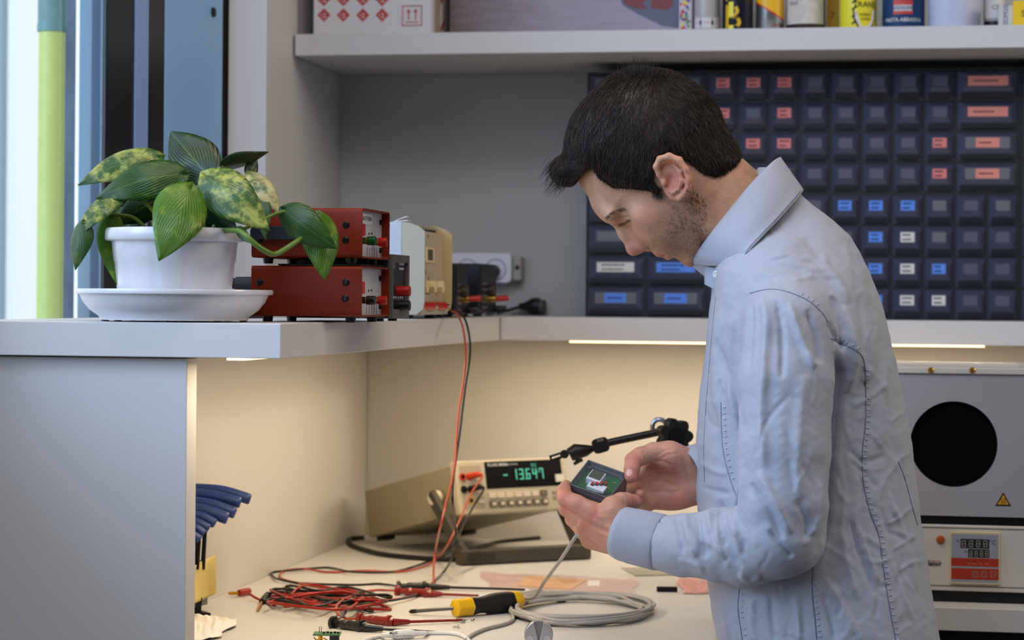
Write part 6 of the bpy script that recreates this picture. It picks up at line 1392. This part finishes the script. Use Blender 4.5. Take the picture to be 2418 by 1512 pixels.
# neck hole and sleeve mouths are hidden by collar and cuffs
FOLDS = [ # polyline, height, width
 ([(1742,715),(1728,790),(1722,880),(1735,960),(1752,1040)],7,11),([(1772,705),(1772,780),(1764,880)],-7,9),([(1800,700),(1812,765),(1804,880),(1800,1010),(1806,1120)],8,12),
 ([(1834,708),(1846,790),(1846,900)],-7,9),([(1862,712),(1888,790),(1912,850),(1928,868)],10,10),([(1905,730),(1928,800),(1936,860)],-8,9),([(1900,885),(1890,980),(1884,1100),(1892,1180)],6,16),
 ([(1690,800),(1712,870),(1742,960),(1752,1040)],-6,10),([(1672,900),(1690,990),(1702,1080),(1728,1170)],-4,8),([(1700,720),(1690,800),(1688,900),(1696,1000)],6,11),
 ([(1968,830),(1985,880),(1978,960),(1966,1060),(1958,1150),(1952,1240),(1925,1310)],-17,10),([(1955,760),(1976,800),(2000,818)],-7,8),
 ([(1990,720),(2012,790),(2018,860),(1996,930)],9,13),([(1962,700),(1988,770),(1990,830)],-7,9),([(2030,690),(2040,770),(2046,850)],-6,10),([(2062,770),(2062,850),(2040,905)],8,11),([(2090,850),(2078,960),(2080,1060)],5,14),
 ([(1935,600),(1975,660),(2005,720)],5,12),([(1900,560),(1930,600),(1990,640)],-3,10),([(1808,610),(1860,605),(1915,618)],3,7),([(1800,628),(1850,628),(1900,640)],-3,6),([(1780,652),(1840,650),(1900,664)],3,7),
 ([(1990,580),(2030,650),(2056,720)],4,10),([(2008,560),(2020,640),(2024,700)],-3,8),
 ([(1745,1085),(1752,1140),(1742,1190),(1740,1250),(1746,1305)],11,10),([(1772,1140),(1810,1200),(1852,1276)],-9,9),([(1790,1110),(1834,1190),(1870,1262)],9,12),
 ([(1700,1180),(1712,1240),(1722,1300),(1752,1345)],-9,9),([(1672,1200),(1684,1260),(1712,1322)],8,10),([(1645,1205),(1650,1262),(1668,1320)],-7,8),([(1620,1210),(1628,1262),(1646,1316)],7,9),([(1596,1214),(1606,1262),(1614,1310)],-5,8),
 ([(1815,1250),(1850,1296),(1872,1318)],-7,8),([(1745,1352),(1772,1372),(1800,1362)],6,9),([(1880,1180),(1905,1230),(1906,1280)],-5,10),([(1930,1130),(1936,1200),(1918,1268)],5,10),
 ([(2000,1060),(2040,1090),(2090,1076)],-3,8),([(2010,960),(2050,940),(2100,900)],3,8),([(1985,1250),(2000,1330),(2030,1420)],3.5,9),([(2010,1230),(2030,1310),(2064,1400)],-3.5,8),([(2026,1240),(2050,1310),(2076,1380)],3,7),([(2100,1180),(2140,1280),(2165,1400)],3.5,8),([(2080,1200),(2110,1300),(2130,1420)],-3,8),([(2130,1210),(2165,1320),(2185,1440)],-3,7),([(2108,1330),(2128,1400),(2160,1470)],3,6),([(2090,1240),(2120,1225),(2150,1200)],3,5),([(2104,1300),(2130,1285),(2160,1265)],2.5,5),([(2000,1450),(2024,1490),(2036,1520)],3,6),
 ([(1960,1380),(1990,1440),(2010,1505)],4,9),([(1940,1400),(1962,1460),(1972,1515)],-4,8),([(1880,1400),(1886,1460),(1892,1520)],4,9),([(1820,1400),(1822,1460),(1832,1520)],-4,9),([(1780,1410),(1776,1470),(1786,1520)],4,9),([(1700,1400),(1708,1450),(1722,1510)],3,8),
 ([(2110,1100),(2130,1080),(2150,1072)],3,6),([(2100,1000),(2122,980),(2140,976)],3,6),([(2120,1350),(2150,1330),(2180,1326)],3,6),
 ([(1660,960),(1676,1000),(1700,1010)],-3,7),([(1652,1090),(1680,1110),(1720,1120)],3,8),([(1655,1150),(1690,1160),(1725,1168)],-3,7)]
FS = FOLDS
for p, a, w in FS: fold(SV, SN, p, a*(1.5 if abs(a) < 9 else 1.25), w*.85)
WR = random.Random(31)
def wr(n, x0, x1, y0, y1, dx, dy, L0, L1, a0, a1, w0, w1):
    for _ in range(n):
        x, y = WR.uniform(x0,x1), WR.uniform(y0,y1); a = WR.gauss(0,.35); c, s = math.cos(a), math.sin(a); ux, uy = dx*c-dy*s, dx*s+dy*c; L = WR.uniform(L0,L1); b = WR.uniform(-.15,.15)*L
        fold(SV, SN, [(x-ux*L/2,y-uy*L/2),(x-uy*b,y+ux*b),(x+ux*L/2,y+uy*L/2)], WR.choice((1,1,-1))*WR.uniform(a0,a1), WR.uniform(w0,w1))
SN = normals(SV, SQ)
wr(46,1975,2190,620,1500,.30,.95,60,170,1.6,3.2,4.5,7.5); wr(16,2030,2200,900,1500,.9,-.42,40,90,1.4,2.6,4,6)
wr(7,1745,1965,720,1180,.12,.99,70,190,1.6,3.2,5,8); wr(16,1585,1780,1225,1345,.35,.93,40,100,1.6,3.4,4.5,7); wr(5,1800,1950,1180,1330,-.55,.83,40,100,1.6,3.0,5,7)
wr(14,1780,1960,560,680,.98,.12,50,120,1.2,2.4,4.5,7); wr(12,1660,1730,700,1160,.15,.98,50,120,1.2,2.4,4.5,7); wr(20,1700,2080,1390,1520,.10,.99,40,110,1.4,2.8,4.5,7)
SN = normals(SV, SQ); SV += SN*(1.6*vn(SV,.035,2)+1.2*vn(SV,.08,4)+.6*vn(SV,.19,9))[:,None]
shirt = to_obj('shirt', SV, SQ, shirtm, man)
for v in shirt.data.vertices:                                                          # the hem rests against the worktop edge
    if v.co.z < ZB+.006 and v.co.y < 3.31 and v.co.x < -.2545: v.co.x = -.2545
sb = pxbvh(SV, SQ)
SEAMS = [[(1772,693),(1800,686),(1834,684),(1872,694),(1910,712),(1940,738),(1954,760)],[(1962,800),(1985,812),(2010,822),(2034,840),(2042,870),(2044,930)],
 [(2044,930),(2043,1000),(2035,1080),(2040,1150),(2056,1215),(2074,1262),(2084,1330),(2096,1410),(2112,1500),(2124,1560)],[(1703,950),(1704,1010),(1709,1070),(1724,1130),(1738,1170)],[(1746,1392),(1743,1440),(1750,1490),(1757,1540)],
 [(1919,1340),(1918,1400),(1924,1460),(1930,1530)],[(2120,1090),(2136,1130),(2152,1190),(2166,1240)]]
for i, s in enumerate(SEAMS):
    l = surf_line(sb, s, -.3)
    if len(l) > 3: MB().tube(l, .00085, 6).build('seam', seamm, shirt, smooth=180)
# pucker stitches next to the seams
st_ = MB()
for s in SEAMS[:4]+SEAMS[4:6]:
    q = spline([(a,b,0) for a,b in s], 30); acc = 0
    for a, b in zip(q[:-1], q[1:]):
        acc += (b-a).length
        if acc < 13: continue
        acc = 0; t = (b-a).normalized(); n = Vector((-t.y,t.x,0)); p0, p1 = a-n*3, a-n*12; h0, h1 = onsurf(sb,p0.x,p0.y,.2), onsurf(sb,p1.x,p1.y,.2)
        if h0 and h1 and abs(h0[2]-h1[2]) < 12: st_.tube([m3(*h0),(m3(*h0)+m3(*h1))/2+(CAM-m3(*h0)).normalized()*.0006,m3(*h1)],[.0004,.0012,.0003],6)
sp_ = st_.build('stitching', mat('shirt_pucker', (.66,.70,.77), .85), shirt, smooth=180); sp_['kind'] = 'stuff'
# front placket edge and buttons
bw = mat('button_pearl', (.82,.83,.80), .25, coat=.4)
def button(x, y, e, parent, r=8.5):
    c = m3(x,y,e); v = (CAM-c).normalized(); v = (v+Rv*-.5).normalized(); d = MB(frame(c, Uv.cross(v), Uv)); d.lathe([(0,.0004),(r*MU*.55,.0004),(r*MU*.7,.0012),(r*MU*.95,.0010),(r*MU,0),(r*MU*.9,-.001),(0,-.001)],24)
    for a in (0,1,2,3): d.lathe([(0,.0006),(.0005,.0006),(.0005,.0004)],6,Matrix.Translation((.0011*math.cos(a*PI/2+.8),.0011*math.sin(a*PI/2+.8),0)))
    d.build('button', bw, parent)
# ---------------------------------------------------------------- collar
def collar(sg):
    top = spline([(1842,371,0),(1822,384,sg*62),(1775,432,sg*112),(1722,496,sg*122),(1675,556,sg*98),(1642,602,sg*50),(1631,622,sg*14)],8)
    bot = spline([(1897,449,sg*2),(1884,468,sg*84),(1840,518,sg*150),(1803,556,sg*188),(1772,590,sg*200),(1756,616,sg*184),(1738,624,sg*150)],8)
    n = len(top); nv = 13
    def fn(u, v):
        k = min(int(u*(n-1)), n-2); f_ = u*(n-1)-k; t = top[k]*(1-f_)+top[k+1]*f_; b = bot[k]*(1-f_)+bot[k+1]*f_
        p = t*(1-v)+b*v; bul = math.sin(PI*min(1,v*1.15))*12*math.sin(PI*min(1,.15+u*.8)); p.z += sg*(bul+2.2*math.sin(u*11+v*5)*v)
        p.y += 8*math.sin(PI*v)*max(0,u-.8)*3; return m3(*p)
    o = MB().grid(fn, 44, nv).build('collar', shirtm, shirt, smooth=180, solid=.0016)
    # stand inside the fall
    def fs(u, v):
        k = min(int(u*(n-1)), n-2); f_ = u*(n-1)-k; t = top[k]*(1-f_)+top[k+1]*f_
        return m3(t.x+v*42+u*12*v, t.y+3+v*60*(1-.25*u), t.z*(1+.06*v)-sg*4)
    MB().grid(fs, 40, 7).build('collar_stand', shirtm, shirt, smooth=180, solid=.0014)
    return top, bot
tp_, bt_ = collar(-1); collar(1)
MB().tube([m3(p.x-3+0, p.y-5, p.z-3) for p in bt_[4:-2]], .0005, 6).build('collar_stitch', seamm, shirt, smooth=180)
def flap(u, v):
    x = 1664+58*u+10*v*u; y = 628+10*u+(44+26*u)*v; return m3(x, y, -34-70*u-10*math.sin(PI*u)-16*v)
MB().grid(flap, 14, 12).build('stand_flap', shirtm, shirt, smooth=180, solid=.0014)
button(1691,648,-108,shirt)
l = surf_line(sb, [(1690,700),(1684,760),(1676,850),(1668,950),(1662,1050),(1664,1140)], .2)
if len(l) > 3: MB().tube(l, .0006, 6).build('placket_seam', seamm, shirt, smooth=180)
# ---------------------------------------------------------------- cuffs
def cuff(cen, hy, hz, tilt, parent):
    """tube of cloth around the wrist; cen: centre points, hy/hz: half sizes in the picture plane and in depth"""
    n = 48; vs = []; K = len(cen)
    for k, (x,y,e) in enumerate(cen):
        a, b = cen[min(k+1,K-1)], cen[max(k-1,0)]; t = Vector(a)-Vector(b); t.normalize(); nx = Vector((0,0,1)).cross(t).normalized(); nz = t.cross(nx)
        for j in range(n):
            w = 2*PI*j/n; wob = 1+.012*math.sin(3*w+k)+.008*math.sin(7*w+1.3*k); p = Vector((x,y,e))+nx*(hy[k]*math.cos(w)*wob)+nz*(hz[k]*math.sin(w)*wob)+t*(tilt[k]*math.sin(w)); vs.append(m3(*p))
    return MB().add(vs, [(k*n+j,k*n+(j+1)%n,(k+1)*n+(j+1)%n,(k+1)*n+j) for k in range(K-1) for j in range(n)]).build('cuff', shirtm, parent, smooth=180, solid=.0022)
cuff([(1462,1256,-203),(1474,1260,-205),(1500,1267,-208),(1530,1275,-212),(1556,1282,-216),(1566,1284,-218)],[60,62,64,65,66,63],[52,54,58,61,63,62],[14,14,14,14,14,14],shirt)
cuff([(1618,1125,-14),(1632,1121,-8),(1660,1113,14),(1690,1105,40),(1710,1100,56)],[64,66,67,66,66],[74,75,72,68,62],[-6,-6,-6,-6,-6],shirt)
l = [m3(1553+10*math.sin(a)-2, 1281-66*math.cos(a), -216-64*math.sin(a)) for a in np.linspace(.05,3.0,30)]
MB().tube(l, .0006, 6).build('seam', seamm, shirt, smooth=180)
# ---------------------------------------------------------------- trousers and shoes
jean = mat('jeans_dark', (.10,.12,.17), .8, bump=.2, bscale=800); shoe = mat('shoe_black', (.05,.05,.05), .5)
JF = Field((1640,1460,-420), (2280,3160,420), 12)
JF.ell((1985,1640,0),(235,190,300),k=30)
for sg in (-1,1): JF.chain([(1960,1640,sg*150,180),(1950,2250,sg*160,120),(1975,2700,sg*165,95),(1985,3050,sg*168,88)],k=50)
JV, JQ = JF.mesh(1); JV = JV[:] 
JN = normals(JV, JQ); JV += JN*(2.5*vn(JV,.03,2))[:,None]
to_obj('trousers', JV, JQ, jean, man)
zf = lambda e: 707+1.32*FPX/(DM+e*MU)
for sg in (-1,1):
    e = sg*168; Z0 = zf(e); KF = Field((1700,2900,e-110), (2120,3230,e+110), 8); KF.cap((1985,Z0-55,e),(1800,Z0-44,e),54,42,k=20); KF.cap((1985,Z0-140,e),(1990,Z0-50,e),58,56,k=20)
    sl, (X,Y,Z) = KF.sub((1700,2900,e-110),(2120,3230,e+110)); KF.F = np.maximum(KF.F, (Y-Z0+2)+0*X+0*Z).astype(np.float32); KV, KQ = KF.mesh(1); to_obj('shoe', KV, KQ, shoe, man)
# ================================================================ the held device
Bq, Cq, Aq = m3(1343,1152,-130), m3(1438,1187,-165), m3(1391,1095,-54)
W_ = (Cq-Bq).length; D_ = (Aq-Bq).length; Td = frame(Bq, Cq-Bq, Aq-Bq)         # x along the near edge, y away, z out of the open face
T0 = .027
dv = thing('sensor_module', 'small grey box with a green circuit board and clear cover held in the hands', 'device', Bq)
grey = mat('module_grey', (.37,.37,.385), .35, coat=.2); pcb = mat('module_pcb', (.09,.38,.20), .35, noise=.25, nscale=160)
m = MB(Td); t = .0028
m.box((0,0,-T0),(W_,D_,-T0+.003)).box((0,0,-T0),(t,D_,0)).box((W_-t,0,-T0),(W_,D_,0)).box((t,0,-T0),(W_-t,t,0)).box((t,D_-t,-T0),(W_-t,D_,0)); m.box((0,0,0),(t*.6,D_,.0062)).box((W_-t*.6,0,0),(W_,D_,.0062)).box((t*.6,0,0),(W_-t*.6,t*.6,.0062)).box((t*.6,D_-t*.6,0),(W_-t*.6,D_,.0062)); m.build('housing', grey, dv, bevel=.0008)
for x in (.0042,W_-.0042):
    for y in (.0042,D_-.0042):
        p = MB(Td).cyl((x,y,-T0+.002),(x,y,.0006),.0040,n=16).build('corner_post', grey, dv); MB(Td).lathe([(0,.0009),(.0021,.0009),(.0026,.0003)],14,Matrix.Translation((x,y,0))).build('screw', mat('hole', (.02,.02,.02), .5), p)
MB(Td).box((t,t,-.0065),(W_-t,D_-t,-.005)).build('circuit_board', pcb, dv, smooth=0)
MB(Td).box((.0015,.0015,.0064),(W_-.0015,D_-.0015,.0072)).build('clear_cover', clear_mat('clear_cover_film', (.80,.84,.86), .03, .04), dv, smooth=0)
wht = mat('module_white', (.84,.85,.88), .4)
bx0, by0 = W_*.22, D_*.42
dm_ = MB(Td); dm_.box((bx0,by0,-.005),(bx0+W_*.34,by0+D_*.36,.0045)); dblock = dm_.build('display_block', wht, dv, bevel=.0006)
MB(Td).box((bx0+W_*.03,by0+D_*.06,.0045),(bx0+W_*.31,by0+D_*.33,.0062)).build('display', mat('lcd_green', (.26,.29,.23), .2), dblock, bevel=.0005)
MB(Td).box((bx0+W_*.10,by0-D_*.17,-.005),(bx0+W_*.52,by0+D_*.04,.0006)).build('switch_block', wht, dv, bevel=.0005)
for k in range(4):
    c = (bx0+W_*(.37+.0*k), 0, 0); x, y = bx0+W_*(.20+.085*k), by0-D_*.07+D_*.05*k
    q = MB(Td).cbox((x,y,.0012),(.0042,.0040,.0012)).build('switch_base', blk, dv, smooth=0); MB(Td).cyl((x,y,.0016),(x,y,.0046),.0016,n=12).build('red_button', mat('button_red', (.80,.10,.08), .35), q)
m = MB(Td)
for k in range(6): m.cbox((W_*(.62+.045*k),D_*(.20+.03*k),-.0039),(.0022,.0034,.0022))
m.build('terminal_chip', blk, dv, smooth=0)
m = MB(Td)
for k in range(6): m.cbox((W_*(.66+.04*k),D_*(.13+.035*k),-.0044),(.0014,.0006,.0012)); m.cbox((W_*(.2+.06*k),D_*.12,-.0048),(.0018,.0004,.0003))
m.build('solder_pad', mat('pad_silver', (.75,.75,.72), .3, .8), dv, smooth=0)
for k, cl in enumerate(((.75,.65,.15),(.08,.08,.08),(.35,.55,.2))):
    m = MB(Td); m.tube(spline([(W_*.80,D_*(.78-.04*k),-.0045),(W_*.72,D_*(.74-.05*k),-.006),(W_*(.68+.03*k),D_*(.60-.04*k),-.006),(W_*.76,D_*(.52-.05*k),-.0045)],6),.0006,6); m.build('wire', mat('wire_%d' % k, cl, .4), dv, smooth=80)
MB(Td).lathe([(.0032,.0012),(.0052,.0010),(.0056,-.002)],20,Matrix.Translation((W_*.30,-.0005,-.0135)) @ Matrix.Rotation(PI/2,4,'X')).build('round_port', mat('port_red', (.40,.16,.12), .35), dv)
